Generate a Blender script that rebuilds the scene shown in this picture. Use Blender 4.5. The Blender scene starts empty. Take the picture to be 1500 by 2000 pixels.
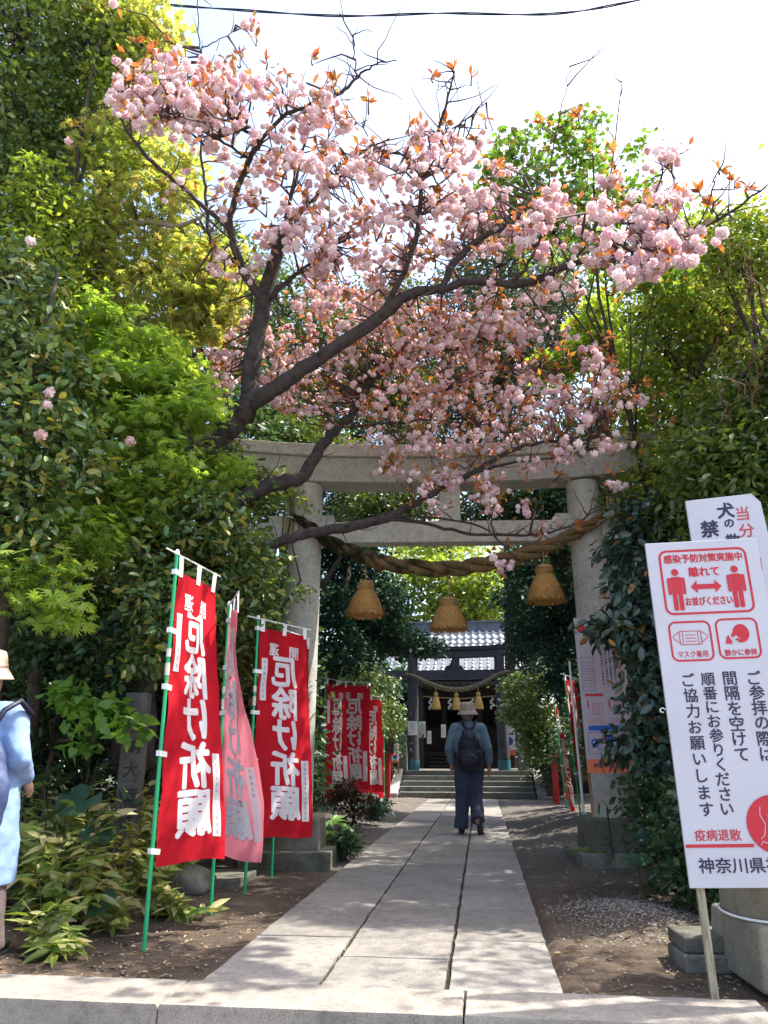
import bpy, bmesh, math, random
import numpy as np
from mathutils import Vector, Matrix
from math import radians as R, sin, cos, pi

# ------------------------------------------------------------------ camera
SC = bpy.context.scene
COL = SC.collection
TH, YAW, FPX, CH = R(17.6), R(6.95), 1502.0, 1.0
FWD = Vector((-sin(YAW)*cos(TH), cos(YAW)*cos(TH), sin(TH)))
RGT = Vector((cos(YAW), sin(YAW), 0))
UP = RGT.cross(FWD)
cam_d = bpy.data.cameras.new('camera')
cam = bpy.data.objects.new('camera', cam_d); COL.objects.link(cam)
cam_d.sensor_fit = 'HORIZONTAL'; cam_d.sensor_width = 36; cam_d.lens = 36*FPX/1500
cam_d.clip_start = 0.05; cam_d.clip_end = 1500
M = Matrix.Identity(4)
for i in range(3):
    M[i][0] = RGT[i]; M[i][1] = UP[i]; M[i][2] = -FWD[i]
M[2][3] = CH
cam.matrix_world = M
SC.camera = cam
# ------------------------------------------------------------------ light
SUN_EL, SUN_AZ = R(58), R(70)          # azimuth clockwise from +Y (towards +X)
w = bpy.data.worlds.new('World'); SC.world = w; w.use_nodes = True
nt = w.node_tree; nt.nodes.clear()
sky = nt.nodes.new('ShaderNodeTexSky'); sky.sky_type = 'NISHITA'; sky.sun_disc = False
sky.sun_elevation = SUN_EL; sky.sun_rotation = SUN_AZ
sky.air_density = 1.0; sky.dust_density = 3.4; sky.ozone_density = 0.8
bg = nt.nodes.new('ShaderNodeBackground'); bg.inputs['Strength'].default_value = 0.15
wo = nt.nodes.new('ShaderNodeOutputWorld')
nt.links.new(sky.outputs[0], bg.inputs[0]); nt.links.new(bg.outputs[0], wo.inputs[0])
sd = bpy.data.lights.new('sun', 'SUN'); sd.energy = 3.0; sd.angle = R(0.6); sd.color = (1, .95, .87)
so = bpy.data.objects.new('sun', sd); COL.objects.link(so)
sdir = Vector((sin(SUN_AZ)*cos(SUN_EL), cos(SUN_AZ)*cos(SUN_EL), sin(SUN_EL)))
so.rotation_euler = sdir.to_track_quat('Z', 'Y').to_euler(); so.location = (5, 5, 20)
SC.view_settings.view_transform = 'Standard'; SC.view_settings.look = 'None'
SC.view_settings.exposure = 1.85; SC.view_settings.gamma = 1.0
SC.view_settings.use_curve_mapping = False
SC.cycles.max_bounces = 8; SC.cycles.diffuse_bounces = 4; SC.cycles.glossy_bounces = 3
SC.cycles.transmission_bounces = 6; SC.cycles.transparent_max_bounces = 8

# ------------------------------------------------------------------ helpers
def ray(px, py):
    a = (px-750)/FPX; b = (1000-py)/FPX
    return FWD + a*RGT + b*UP
def A(px, py, Y):
    d = ray(px, py); t = Y/d.y
    return Vector((d.x*t, Y, CH+d.z*t))
def G(px, py, z=0.0):
    d = ray(px, py); t = (z-CH)/d.z
    return Vector((d.x*t, d.y*t, z))
def PX(px, py, Y):                    # metres per photo pixel at that place
    return Y/ray(px, py).y/FPX
def tag(o, label=None, cat=None, group=None, kind=None):
    if label: o['label'] = label
    if cat: o['category'] = cat
    if group: o['group'] = group
    if kind: o['kind'] = kind
    return o
def link(o, parent=None):
    COL.objects.link(o)
    if parent: o.parent = parent
    return o
def empty(name, loc=(0, 0, 0), rz=0, label=None, cat=None, group=None, kind=None):
    o = bpy.data.objects.new(name, None); o.location = loc; o.rotation_euler = (0, 0, rz)
    o.empty_display_size = .1
    COL.objects.link(o)
    return tag(o, label, cat, group, kind)
def meshobj(name, verts, faces, mat, parent=None, smooth=False, loc=None):
    me = bpy.data.meshes.new(name); me.from_pydata([tuple(v) for v in verts], [], [tuple(f) for f in faces])
    me.validate()
    if mat: me.materials.append(mat)
    if smooth: me.polygons.foreach_set('use_smooth', [True]*len(me.polygons))
    o = bpy.data.objects.new(name, me)
    if loc is not None: o.location = loc
    return link(o, parent)
def bmobj(name, bm, mat, parent=None, smooth=False):
    me = bpy.data.meshes.new(name); bm.to_mesh(me); bm.free()
    if mat: me.materials.append(mat)
    if smooth: me.polygons.foreach_set('use_smooth', [True]*len(me.polygons))
    return link(bpy.data.objects.new(name, me), parent)
class MB:
    def __init__(s): s.v = []; s.f = []
    def add(s, v, f):
        n = len(s.v); s.v += [tuple(p) for p in v]; s.f += [tuple(i+n for i in q) for q in f]; return s
    def box(s, c, d, rz=0, top=1.0, rx=0):
        x, y, z = d[0]/2, d[1]/2, d[2]/2
        vs = []
        m = Matrix.Rotation(rz, 3, 'Z') @ Matrix.Rotation(rx, 3, 'X')
        for k in (-1, 1):
            t = top if k > 0 else 1
            for a, b in ((-1, -1), (1, -1), (1, 1), (-1, 1)):
                vs.append(Vector(c)+m @ Vector((a*x*t, b*y*t, k*z)))
        return s.add(vs, [(3, 2, 1, 0), (4, 5, 6, 7), (0, 1, 5, 4), (1, 2, 6, 5), (2, 3, 7, 6), (3, 0, 4, 7)])
    def tube(s, pts, rad, n=8, cap=True):
        pts = [Vector(p) for p in pts]
        if not hasattr(rad, '__len__'): rad = [rad]*len(pts)
        vs, fs = [], []
        ref = None
        for i, p in enumerate(pts):
            d = (pts[min(i+1, len(pts)-1)]-pts[max(i-1, 0)])
            if d.length < 1e-9: d = Vector((0, 0, 1))
            d.normalize()
            if ref is None:
                ref = d.orthogonal().normalized()
            ref = (ref-d*ref.dot(d))
            if ref.length < 1e-6: ref = d.orthogonal()
            ref.normalize(); b = d.cross(ref)
            for k in range(n):
                a = 2*pi*k/n
                vs.append(p+(ref*cos(a)+b*sin(a))*rad[i])
        for i in range(len(pts)-1):
            for k in range(n):
                k2 = (k+1) % n
                fs.append((i*n+k, i*n+k2, (i+1)*n+k2, (i+1)*n+k))
        if cap:
            fs.append(tuple(range(n-1, -1, -1))); fs.append(tuple((len(pts)-1)*n+k for k in range(n)))
        return s.add(vs, fs)
    def lathe(s, prof, n=24, c=(0, 0, 0)):
        vs, fs = [], []
        for r, z in prof:
            for k in range(n):
                a = 2*pi*k/n; vs.append((c[0]+r*cos(a), c[1]+r*sin(a), c[2]+z))
        for i in range(len(prof)-1):
            for k in range(n):
                k2 = (k+1) % n; fs.append((i*n+k, i*n+k2, (i+1)*n+k2, (i+1)*n+k))
        fs.append(tuple(range(n-1, -1, -1))); fs.append(tuple((len(prof)-1)*n+k for k in range(n)))
        return s.add(vs, fs)
    def build(s, name, mat, parent=None, smooth=False, loc=None):
        return meshobj(name, s.v, s.f, mat, parent, smooth, loc)
def bev(o, wd=.006, seg=2):
    m = o.modifiers.new('b', 'BEVEL'); m.width = wd; m.segments = seg; m.limit_method = 'ANGLE'; m.angle_limit = R(35)
    return o
def autosmooth(o):
    me = o.data
    me.polygons.foreach_set('use_smooth', [True]*len(me.polygons))
    bm = bmesh.new(); bm.from_mesh(me)
    for e in bm.edges:
        if len(e.link_faces) == 2 and e.calc_face_angle(0) > R(38): e.smooth = False
    bm.to_mesh(me); bm.free()
    return o
def copy_tree(o, parent=None):
    c = o.copy(); COL.objects.link(c)
    if parent: c.parent = parent
    for ch in list(o.children): copy_tree(ch, c)
    return c

# ------------------------------------------------------------------ materials
def mat_new(name):
    m = bpy.data.materials.new(name); m.use_nodes = True
    return m, m.node_tree, m.node_tree.nodes['Principled BSDF']
def N(nt, t, **k):
    n = nt.nodes.new(t)
    for a, b in k.items(): setattr(n, a, b)
    return n
def ramp(nt, stops):
    r = N(nt, 'ShaderNodeValToRGB'); e = r.color_ramp.elements
    while len(e) < len(stops): e.new(.5)
    for i, (p, c) in enumerate(stops): e[i].position = p; e[i].color = (*c, 1)
    return r
def plain(name, col, rough=.6, var=.12, scale=6, bump=.0, bscale=60, metal=0, spec=.4, trans=0, coord='Object', stretch=None):
    """base colour broken up by two noises, optional bump and translucency"""
    m, nt, b = mat_new(name)
    tc = N(nt, 'ShaderNodeTexCoord'); src = tc.outputs[coord]
    if stretch:
        mp = N(nt, 'ShaderNodeMapping'); mp.inputs['Scale'].default_value = stretch
        nt.links.new(src, mp.inputs[0]); src = mp.outputs[0]
    n1 = N(nt, 'ShaderNodeTexNoise'); n1.inputs['Scale'].default_value = scale; n1.inputs['Detail'].default_value = 6
    n1.inputs['Roughness'].default_value = .65
    nt.links.new(src, n1.inputs['Vector'])
    rp = ramp(nt, [(.3, tuple(max(0, c*(1-var*1.6)) for c in col)), (.5, col), (.72, tuple(min(1, c*(1+var)) for c in col))])
    nt.links.new(n1.outputs[0], rp.inputs[0]); nt.links.new(rp.outputs[0], b.inputs['Base Color'])
    b.inputs['Roughness'].default_value = rough; b.inputs['Metallic'].default_value = metal
    b.inputs['Specular IOR Level'].default_value = spec
    if bump:
        n2 = N(nt, 'ShaderNodeTexNoise'); n2.inputs['Scale'].default_value = bscale; n2.inputs['Detail'].default_value = 5
        nt.links.new(src, n2.inputs['Vector'])
        bp = N(nt, 'ShaderNodeBump'); bp.inputs['Strength'].default_value = bump; bp.inputs['Distance'].default_value = .02
        nt.links.new(n2.outputs[0], bp.inputs['Height']); nt.links.new(bp.outputs[0], b.inputs['Normal'])
    if trans:
        tr = N(nt, 'ShaderNodeBsdfTranslucent'); mx = N(nt, 'ShaderNodeMixShader'); mx.inputs[0].default_value = trans
        nt.links.new(rp.outputs[0], tr.inputs[0]); nt.links.new(b.outputs[0], mx.inputs[1]); nt.links.new(tr.outputs[0], mx.inputs[2])
        nt.links.new(mx.outputs[0], nt.nodes['Material Output'].inputs[0])
    return m
def granite(name, base, speck=.35, scale=260, stain=.35, bump=.35, tint=(.30, .27, .22), moss=0):
    m, nt, b = mat_new(name)
    tc = N(nt, 'ShaderNodeTexCoord'); geo = N(nt, 'ShaderNodeNewGeometry'); oi = N(nt, 'ShaderNodeObjectInfo')
    pos = geo.outputs['Position']
    vo = N(nt, 'ShaderNodeTexNoise'); vo.inputs['Scale'].default_value = scale; vo.inputs['Detail'].default_value = 3; vo.inputs['Roughness'].default_value = .8
    nt.links.new(pos, vo.inputs['Vector'])
    r1 = ramp(nt, [(.36, tuple(c*(1-speck) for c in base)), (.5, base), (.64, tuple(min(.9, c*(1+speck*.7)) for c in base))])
    nt.links.new(vo.outputs[0], r1.inputs[0])
    big = N(nt, 'ShaderNodeTexNoise'); big.inputs['Scale'].default_value = 2.3; big.inputs['Detail'].default_value = 8; big.inputs['Roughness'].default_value = .7
    nt.links.new(pos, big.inputs['Vector'])
    r2 = ramp(nt, [(.38, (0, 0, 0)), (.68, (1, 1, 1))]); nt.links.new(big.outputs[0], r2.inputs[0])
    mul = N(nt, 'ShaderNodeMath', operation='MULTIPLY'); mul.inputs[1].default_value = stain
    nt.links.new(r2.outputs[0], mul.inputs[0])
    mx = N(nt, 'ShaderNodeMixRGB'); mx.inputs[2].default_value = (*tint, 1)
    nt.links.new(mul.outputs[0], mx.inputs[0]); nt.links.new(r1.outputs[0], mx.inputs[1])
    md = N(nt, 'ShaderNodeTexNoise'); md.inputs['Scale'].default_value = 17; md.inputs['Detail'].default_value = 7; md.inputs['Roughness'].default_value = .75
    nt.links.new(pos, md.inputs['Vector'])
    r5 = ramp(nt, [(.3, (.66, .65, .63)), (.5, (.97, .97, .96)), (.7, (1.12, 1.12, 1.1))]); nt.links.new(md.outputs[0], r5.inputs[0])
    m5 = N(nt, 'ShaderNodeMixRGB', blend_type='MULTIPLY'); m5.inputs[0].default_value = 1
    nt.links.new(mx.outputs[0], m5.inputs[1]); nt.links.new(r5.outputs[0], m5.inputs[2])
    out = m5.outputs[0]
    hs = N(nt, 'ShaderNodeHueSaturation'); mr = N(nt, 'ShaderNodeMapRange')
    mr.inputs[3].default_value = .76; mr.inputs[4].default_value = 1.12
    nt.links.new(oi.outputs['Random'], mr.inputs[0]); nt.links.new(mr.outputs[0], hs.inputs['Value']); nt.links.new(out, hs.inputs['Color'])
    out = hs.outputs[0]
    if moss:
        mn = N(nt, 'ShaderNodeTexNoise'); mn.inputs['Scale'].default_value = 5; mn.inputs['Detail'].default_value = 9
        nt.links.new(pos, mn.inputs['Vector'])
        r3 = ramp(nt, [(.5, (0, 0, 0)), (.66, (moss, moss, moss))]); nt.links.new(mn.outputs[0], r3.inputs[0])
        m2 = N(nt, 'ShaderNodeMixRGB'); m2.inputs[2].default_value = (.05, .06, .022, 1)
        nt.links.new(r3.outputs[0], m2.inputs[0]); nt.links.new(out, m2.inputs[1]); out = m2.outputs[0]
    nt.links.new(out, b.inputs['Base Color']); b.inputs['Roughness'].default_value = .85; b.inputs['Specular IOR Level'].default_value = .25
    bn = N(nt, 'ShaderNodeTexNoise'); bn.inputs['Scale'].default_value = 90; bn.inputs['Detail'].default_value = 6
    nt.links.new(pos, bn.inputs['Vector'])
    bp = N(nt, 'ShaderNodeBump'); bp.inputs['Strength'].default_value = bump; bp.inputs['Distance'].default_value = .01
    nt.links.new(bn.outputs[0], bp.inputs['Height']); nt.links.new(bp.outputs[0], b.inputs['Normal'])
    return m
def leafmat(name, cols, rough=.5, spec=.4, trans=.4, tcol=None, tgain=1.6, rare=None):
    """leaf material: colour picked per leaf from cols; light also passes through the blade"""
    m, nt, b = mat_new(name)
    at = N(nt, 'ShaderNodeAttribute', attribute_name='rnd'); oi = N(nt, 'ShaderNodeObjectInfo')
    ad = N(nt, 'ShaderNodeMath', operation='ADD'); fr = N(nt, 'ShaderNodeMath', operation='FRACT')
    nt.links.new(at.outputs['Fac'], ad.inputs[0]); nt.links.new(oi.outputs['Random'], ad.inputs[1]); nt.links.new(ad.outputs[0], fr.inputs[0])
    n = len(cols); st_ = [(i/(n-1)*(.95 if rare else 1), c) for i, c in enumerate(cols)]
    if rare: st_ += [(.965, rare), (1, rare)]
    rp = ramp(nt, st_)
    nt.links.new(fr.outputs[0], rp.inputs[0])
    nt.links.new(rp.outputs[0], b.inputs['Base Color'])
    b.inputs['Roughness'].default_value = rough; b.inputs['Specular IOR Level'].default_value = spec
    tr = N(nt, 'ShaderNodeBsdfTranslucent'); mx = N(nt, 'ShaderNodeMixShader'); mx.inputs[0].default_value = trans
    g = N(nt, 'ShaderNodeMixRGB', blend_type='MULTIPLY'); g.inputs[0].default_value = 1
    tc = tcol or (1.2, 1.15, .5); g.inputs[2].default_value = (tc[0]*tgain, tc[1]*tgain, tc[2]*tgain, 1)
    nt.links.new(rp.outputs[0], g.inputs[1]); nt.links.new(g.outputs[0], tr.inputs[0])
    nt.links.new(b.outputs[0], mx.inputs[1]); nt.links.new(tr.outputs[0], mx.inputs[2])
    nt.links.new(mx.outputs[0], nt.nodes['Material Output'].inputs[0])
    return m

M_slab = granite('granite_slab', (.30, .275, .24), .36, 150, .8, .3, tint=(.17, .16, .15))
M_kerb = granite('granite_kerb', (.36, .32, .27), .36, 150, .75, .4, tint=(.22, .195, .175))
M_torii = granite('torii_granite', (.52, .51, .455), .34, 110, .6, .35, tint=(.33, .32, .27))
M_base = granite('mossy_granite', (.20, .19, .16), .3, 120, .6, .6, tint=(.09, .085, .06), moss=.55)
M_step = granite('step_stone', (.20, .20, .18), .25, 90, .5, .4, tint=(.1, .1, .08), moss=.3)
M_pillar = granite('drum_stone', (.24, .22, .17), .3, 150, .4, .6, tint=(.15, .12, .07))
M_wood_dark = plain('dark_timber', (.035, .026, .03), .65, .3, 5, .3, 40, stretch=(1, 1, .15))
M_wood_shrine = plain('shrine_timber', (.045, .028, .025), .6, .3, 5, .3, 40, stretch=(1, 1, .15))
M_torii2 = plain('weathered_timber', (.055, .05, .06), .7, .3, 4, .3, 40)
M_tile = plain('silver_roof_tile', (.30, .305, .315), .4, .25, 3, .1, 30, spec=.6)
M_tile_dark = plain('dark_roof_tile', (.12, .125, .14), .45, .3, 5, .2, 30)
M_bark = plain('cherry_bark', (.045, .034, .030), .85, .45, 14, .8, 50, stretch=(1, 1, 1))
M_twig = plain('twig_bark', (.07, .042, .036), .8, .3, 20)
M_bark_pale = plain('pale_bark', (.26, .22, .17), .8, .3, 12, .5, 60)
M_bark_dark = plain('dark_bark', (.05, .038, .028), .9, .3, 12, .5, 60)
M_green_pole = plain('green_pole', (.012, .33, .13), .32, .06, 3, spec=.5)
M_white_plastic = plain('white_plastic', (.75, .75, .72), .45, .08, 6)
M_cream_tape = plain('cream_tape', (.62, .58, .48), .6, .12, 30)
M_red_cloth = plain('red_cloth', (.56, .012, .024), .8, .17, 2.5, .55, 9, spec=.15, trans=.38)
M_pink_cloth = plain('pink_cloth', (.62, .19, .24), .8, .10, 2.5, .55, 9, spec=.15, trans=.45)  # paler, pinker cloth for the second banner; the others use the red
M_white_print = plain('white_print', (.80, .76, .76), .85, .05, 8, spec=.1, trans=.35)
M_strip_ink = plain('strip_ink', (.25, .24, .30), .8, .1, 8)
M_sign = plain('white_board', (.50, .49, .53), .42, .07, 2.2, spec=.35)
M_sign_edge = plain('board_edge', (.55, .54, .55), .6, .1, 20)
M_red_print = plain('red_print', (.50, .02, .035), .5, .05, 8)
M_navy_print = plain('navy_print', (.025, .022, .06), .5, .1, 8)
M_brush_red = plain('brush_red', (.48, .05, .045), .6, .15, 8)
M_blue_print = plain('blue_print', (.02, .09, .38), .5, .1, 8)
M_orange_print = plain('orange_print', (.75, .17, .07), .5, .1, 8)
M_poster = plain('poster_board', (.42, .35, .38), .5, .05, 5)
M_stick = plain('weathered_stick', (.33, .29, .20), .8, .35, 10, .4, 60, stretch=(6, 6, .6))
M_lath = plain('brown_lath', (.28, .15, .09), .75, .25, 10, stretch=(6, 6, .6))
M_straw = plain('straw', (.50, .27, .08), .8, .55, 14, .5, 60, stretch=(9, 9, .5), trans=.12)
M_straw_rope = plain('old_straw_rope', (.22, .155, .07), .9, .45, 16, .9, 160)
M_twine = plain('twine', (.38, .27, .12), .85, .3, 60, .3, 300)
M_redpaint = plain('vermilion_paint', (.42, .02, .02), .5, .2, 6)
M_black = plain('black_paint', (.01, .01, .012), .5, .2, 6)
M_steel = plain('grey_steel', (.20, .21, .23), .5, .1, 6)
M_cable = plain('black_cable', (.02, .02, .035), .6, .1, 6)
M_paper = plain('paper', (.75, .73, .70), .8, .05, 6, trans=.2)
M_teal = plain('teal_sheath', (.03, .13, .16), .5, .3, 12)

# soil: brown earth with darker damp parts and grit
def soil_mat():
    m, nt, b = mat_new('soil')
    geo = N(nt, 'ShaderNodeNewGeometry'); pos = geo.outputs['Position']
    a = N(nt, 'ShaderNodeTexNoise'); a.inputs['Scale'].default_value = 1.1; a.inputs['Detail'].default_value = 9; a.inputs['Roughness'].default_value = .7
    c = N(nt, 'ShaderNodeTexNoise'); c.inputs['Scale'].default_value = 60; c.inputs['Detail'].default_value = 6; c.inputs['Roughness'].default_value = .75
    nt.links.new(pos, a.inputs['Vector']); nt.links.new(pos, c.inputs['Vector'])
    r1 = ramp(nt, [(.35, (.068, .052, .040)), (.5, (.115, .085, .062)), (.66, (.165, .13, .098))]); nt.links.new(a.outputs[0], r1.inputs[0])
    sx = N(nt, 'ShaderNodeSeparateXYZ'); nt.links.new(pos, sx.inputs[0])
    mr = N(nt, 'ShaderNodeMapRange'); mr.inputs[1].default_value = 6.5; mr.inputs[2].default_value = 9.5
    nt.links.new(sx.outputs[1], mr.inputs[0])
    mg = N(nt, 'ShaderNodeMixRGB'); mg.inputs[2].default_value = (.15, .14, .125, 1)
    mm = N(nt, 'ShaderNodeMath', operation='MULTIPLY'); mm.inputs[1].default_value = .75
    nt.links.new(mr.outputs[0], mm.inputs[0]); nt.links.new(mm.outputs[0], mg.inputs[0]); nt.links.new(r1.outputs[0], mg.inputs[1])
    r2 = ramp(nt, [(.3, (.55, .55, .55)), (.55, (1, 1, 1)), (.75, (1.0, 1.0, 1.0))]); nt.links.new(c.outputs[0], r2.inputs[0])
    mx = N(nt, 'ShaderNodeMixRGB', blend_type='MULTIPLY'); mx.inputs[0].default_value = 1
    nt.links.new(mg.outputs[0], mx.inputs[1]); nt.links.new(r2.outputs[0], mx.inputs[2])
    nt.links.new(mx.outputs[0], b.inputs['Base Color']); b.inputs['Roughness'].default_value = .95; b.inputs['Specular IOR Level'].default_value = .15
    bp = N(nt, 'ShaderNodeBump'); bp.inputs['Strength'].default_value = .7; bp.inputs['Distance'].default_value = .02
    nt.links.new(c.outputs[0], bp.inputs['Height']); nt.links.new(bp.outputs[0], b.inputs['Normal'])
    return m
M_soil = soil_mat()
M_road = plain('pale_pavement', (.24, .215, .19), .9, .25, 30, .5, 150)

# ------------------------------------------------------------------ text
DG = None
_tc = {}
def glyphs(s, weight=0.0):
    """flat triangles of a string one em high, centred on the origin"""
    k = (s, weight)
    if k in _tc: return _tc[k]
    c = bpy.data.curves.new('txt', 'FONT'); c.body = s; c.resolution_u = 2; c.offset = weight
    c.align_x = 'CENTER'; c.align_y = 'CENTER'
    o = bpy.data.objects.new('txt', c); COL.objects.link(o)
    dg = bpy.context.evaluated_depsgraph_get()
    me = bpy.data.meshes.new_from_object(o.evaluated_get(dg))
    v = np.array([tuple(p.co) for p in me.vertices]).reshape(-1, 3)[:, :2]
    f = [tuple(p.vertices) for p in me.polygons]
    bpy.data.objects.remove(o); bpy.data.curves.remove(c); bpy.data.meshes.remove(me)
    if len(v):
        mid = (v.max(0)+v.min(0))/2; 
        if len(s) == 1: v = v-mid if s not in 'のくしい' else v-mid
        else: v = v-mid
    _tc[k] = (v, f)
    return _tc[k]
class Flat:
    """flat print in a plane: 2-D shapes collected, then mapped to 3-D"""
    def __init__(s): s.v = []; s.f = []
    def add(s, v, f, d=0.0):
        s.k = getattr(s, 'k', 0)+1; d = d+(s.k % 14)*.00005
        n = len(s.v); s.v += [(p[0], p[1], d) for p in v]; s.f += [tuple(i+n for i in q) for q in f]
    def text(s, t, x, y, h, wide=None, weight=0, mirror=False, skew=0):
        v, f = glyphs(t)
        if not len(v): return
        sz = v.max(0)-v.min(0)
        sx = abs(h) if wide is None else wide/sz[0]
        v = v*np.array([sx*(-1 if mirror else 1), h])
        k = weight*abs(h)                       # heavier strokes: the glyph again, shifted a little
        sh = [(0, 0)] if not weight else [(k, k*.6), (-k, k*.6), (k, -k*.6), (-k, -k*.6), (0, k), (0, -k)]
        for i, (dx, dy) in enumerate(sh):
            s.add([(a+x+skew*b+dx, b+y+dy) for a, b in v], f, i*.00006)
    def column(s, t, x, y0, y1, h, **k):
        n = len(t)
        for i, ch in enumerate(t):
            s.text(ch, x, y0+(y1-y0)*i/max(1, n-1), h, **k)
    def rect(s, x0, y0, x1, y1): s.add([(x0, y0), (x1, y0), (x1, y1), (x0, y1)], [(0, 1, 2, 3)])
    def poly(s, pts): s.add(pts, [tuple(range(len(pts)))])
    def disc(s, x, y, r, n=28, ry=None): s.poly([(x+r*cos(2*pi*i/n), y+(ry or r)*sin(2*pi*i/n)) for i in range(n)])
    def line(s, pts, w):
        for (x0, y0), (x1, y1) in zip(pts[:-1], pts[1:]):
            l = math.hypot(x1-x0, y1-y0) or 1e-6; nx, ny = -(y1-y0)/l*w/2, (x1-x0)/l*w/2
            s.add([(x0+nx, y0+ny), (x1+nx, y1+ny), (x1-nx, y1-ny), (x0-nx, y0-ny)], [(0, 1, 2, 3)])
    def rrect(s, x0, y0, x1, y1, r, w, n=6):
        def loop(d):
            pts = []
            for cx, cy, a0 in ((x1-r, y1-r, 0), (x0+r, y1-r, 90), (x0+r, y0+r, 180), (x1-r, y0+r, 270)):
                for i in range(n+1):
                    a = R(a0+90*i/n); pts.append((cx+(r-d)*cos(a), cy+(r-d)*sin(a)))
            return pts
        o, i_ = loop(0), loop(w); m = len(o)
        s.add(o+i_, [(k, (k+1) % m, m+(k+1) % m, m+k) for k in range(m)])
    def build(s, name, mat, parent, fn):
        """fn maps (x, y) to 3-D; several layers may be asked for"""
        vs = []
        for x, y, d in s.v:
            p = Vector(fn(x, y)); 
            if d:
                if parent is not None and fn.__code__.co_argcount > 2: p = Vector(fn(x, y, d))
                else: p.y -= d
            vs.append(p)
        return meshobj(name, vs, s.f, mat, parent)

rng = random.Random(7)
NR = np.random.default_rng(11)
# ------------------------------------------------------------------ ground
def vn(x, y, s=1.0):                      # cheap smooth noise
    return (math.sin(x*1.7*s+1.3)*math.cos(y*1.3*s+.7)+.5*math.sin(x*3.9*s+y*2.7*s+2.1)+.3*math.cos(x*7.3*s-y*6.1*s))/1.8
def gh(x, y):
    z = -.025
    off = abs(x+.51)
    if off > .84:
        e = min(1, (off-.84)/.5)
        z += e*(.022*vn(x, y)+.01*vn(x, y, 4))
        if x > .4 and y > 5:                                            # low bank on the right
            z += .20*e*math.exp(-((y-12.5)/3.6)**2)*min(1, max(0, (x-.5)/.9))
        if x < -1.4 and y > 8: z += .10*e*math.exp(-((y-15.5)/4)**2)*min(1, max(0, (-1.5-x)/.7))
        z += .07*math.exp(-((x-.95)/.42)**2-((y-5.75)/.65)**2)            # grit heap
        if x < -2.2: z += min(.25, (-2.2-x)*.09)
        if x > 1.8: z += min(.25, (x-1.8)*.09)
    else: z -= .03
    return z
xs = np.concatenate([np.linspace(-14, -3.2, 28), np.linspace(-3.1, 2.6, 116), np.linspace(2.8, 13, 28)])
ys = np.concatenate([np.linspace(3.925, 9, 100), np.linspace(9.1, 21, 90), np.linspace(21.4, 48, 40)])
gv = [(x, y, gh(x, y)+.006*rng.gauss(0, 1)) for y in ys for x in xs]
nx = len(xs)
gf = [(j*nx+i, j*nx+i+1, (j+1)*nx+i+1, (j+1)*nx+i) for j in range(len(ys)-1) for i in range(nx-1)]
tag(meshobj('soil_ground', gv, gf, M_soil, smooth=True), kind='structure')
tag(meshobj('road', [(-300, -300, -.2), (300, -300, -.2), (300, 600, -.2), (-300, 600, -.2)], [(0, 1, 2, 3)], M_road), kind='structure')

# ------------------------------------------------------------------ paving
path = empty('path', (0, 0, 0), kind='structure')
SLABM = {}
def slab(x0, x1, y0, y1, name, mat, parent, th=.10, z=0.0, wob=.009, gap=.008, front=None):
    """a worn stone slab: outline with small irregularities, rounded arris"""
    bm = bmesh.new()
    pts = []
    def edge(a, b, n):
        for i in range(n):
            t = i/n; pts.append(Vector((a[0]+(b[0]-a[0])*t+rng.uniform(-wob, wob)*.6, a[1]+(b[1]-a[1])*t+rng.uniform(-wob, wob)*.6, 0)))
    x0 += gap; x1 -= gap; y0 += gap*.75; y1 -= gap*.75
    nxs = max(3, int((x1-x0)/.09)); nys = max(3, int((y1-y0)/.12))
    edge((x0, y0), (x1, y0), nxs); edge((x1, y0), (x1, y1), nys); edge((x1, y1), (x0, y1), nxs); edge((x0, y1), (x0, y0), nys)
    tz = [z+rng.uniform(-.0015, .0015) for _ in pts]
    c = Vector(((x0+x1)/2, (y0+y1)/2, 0))
    tilt = Vector((rng.uniform(-.004, .004), rng.uniform(-.003, .003), 0))
    top = [bm.verts.new((p.x-(p.x-c.x)*.008, p.y-(p.y-c.y)*.008, tz[i]+tilt.dot(p-c))) for i, p in enumerate(pts)]
    mid = [bm.verts.new((p.x, p.y, tz[i]+tilt.dot(p-c)-.009-rng.random()*.004)) for i, p in enumerate(pts)]
    bot = [bm.verts.new((p.x, p.y, z-th)) for p in pts]
    n = len(pts)
    bm.faces.new(top)
    for i in range(n):
        j = (i+1) % n
        bm.faces.new((mid[i], mid[j], top[j], top[i])); bm.faces.new((bot[i], bot[j], mid[j], mid[i]))
    return bmobj(name, bm, mat, parent)
cols = [(-1.352, -.783, [3.94, 4.938, 5.829, 6.9, 8.02, 8.56, 10.0, 12.02, 13.47, 15.2, 17.0, 18.6, 20.2]),
        (-.783, -.200, [3.94, 4.50, 5.448, 7.348, 8.242, 10.4, 12.4, 14.3, 16.2, 18.2, 20.2]),
        (-.200, .325, [3.94, 4.946, 5.909, 7.5, 9.3, 11.1, 12.9, 14.8, 16.8, 18.6, 20.2])]
for x0, x1, js in cols:
    for a, b in zip(js[:-1], js[1:]): slab(x0, x1, a, b, 'slab', M_slab, path, z=-.003)
kerb = empty('kerb', (0, 0, 0), kind='structure')
for a, b in ((-5.2, -3.3), (-3.3, -1.394), (-1.394, -.114), (-.114, 1.13)):
    slab(a, b, 3.565, 3.935, 'kerbstone', M_kerb, kerb, th=.24, z=.004, wob=.004, gap=.004)
ks = slab(0, 1.6, 0, .34, 'kerbstone', M_kerb, kerb, th=.24, z=.012)
ks.location = (1.185, 3.93, 0); ks.rotation_euler = (0, 0, R(-38))
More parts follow.
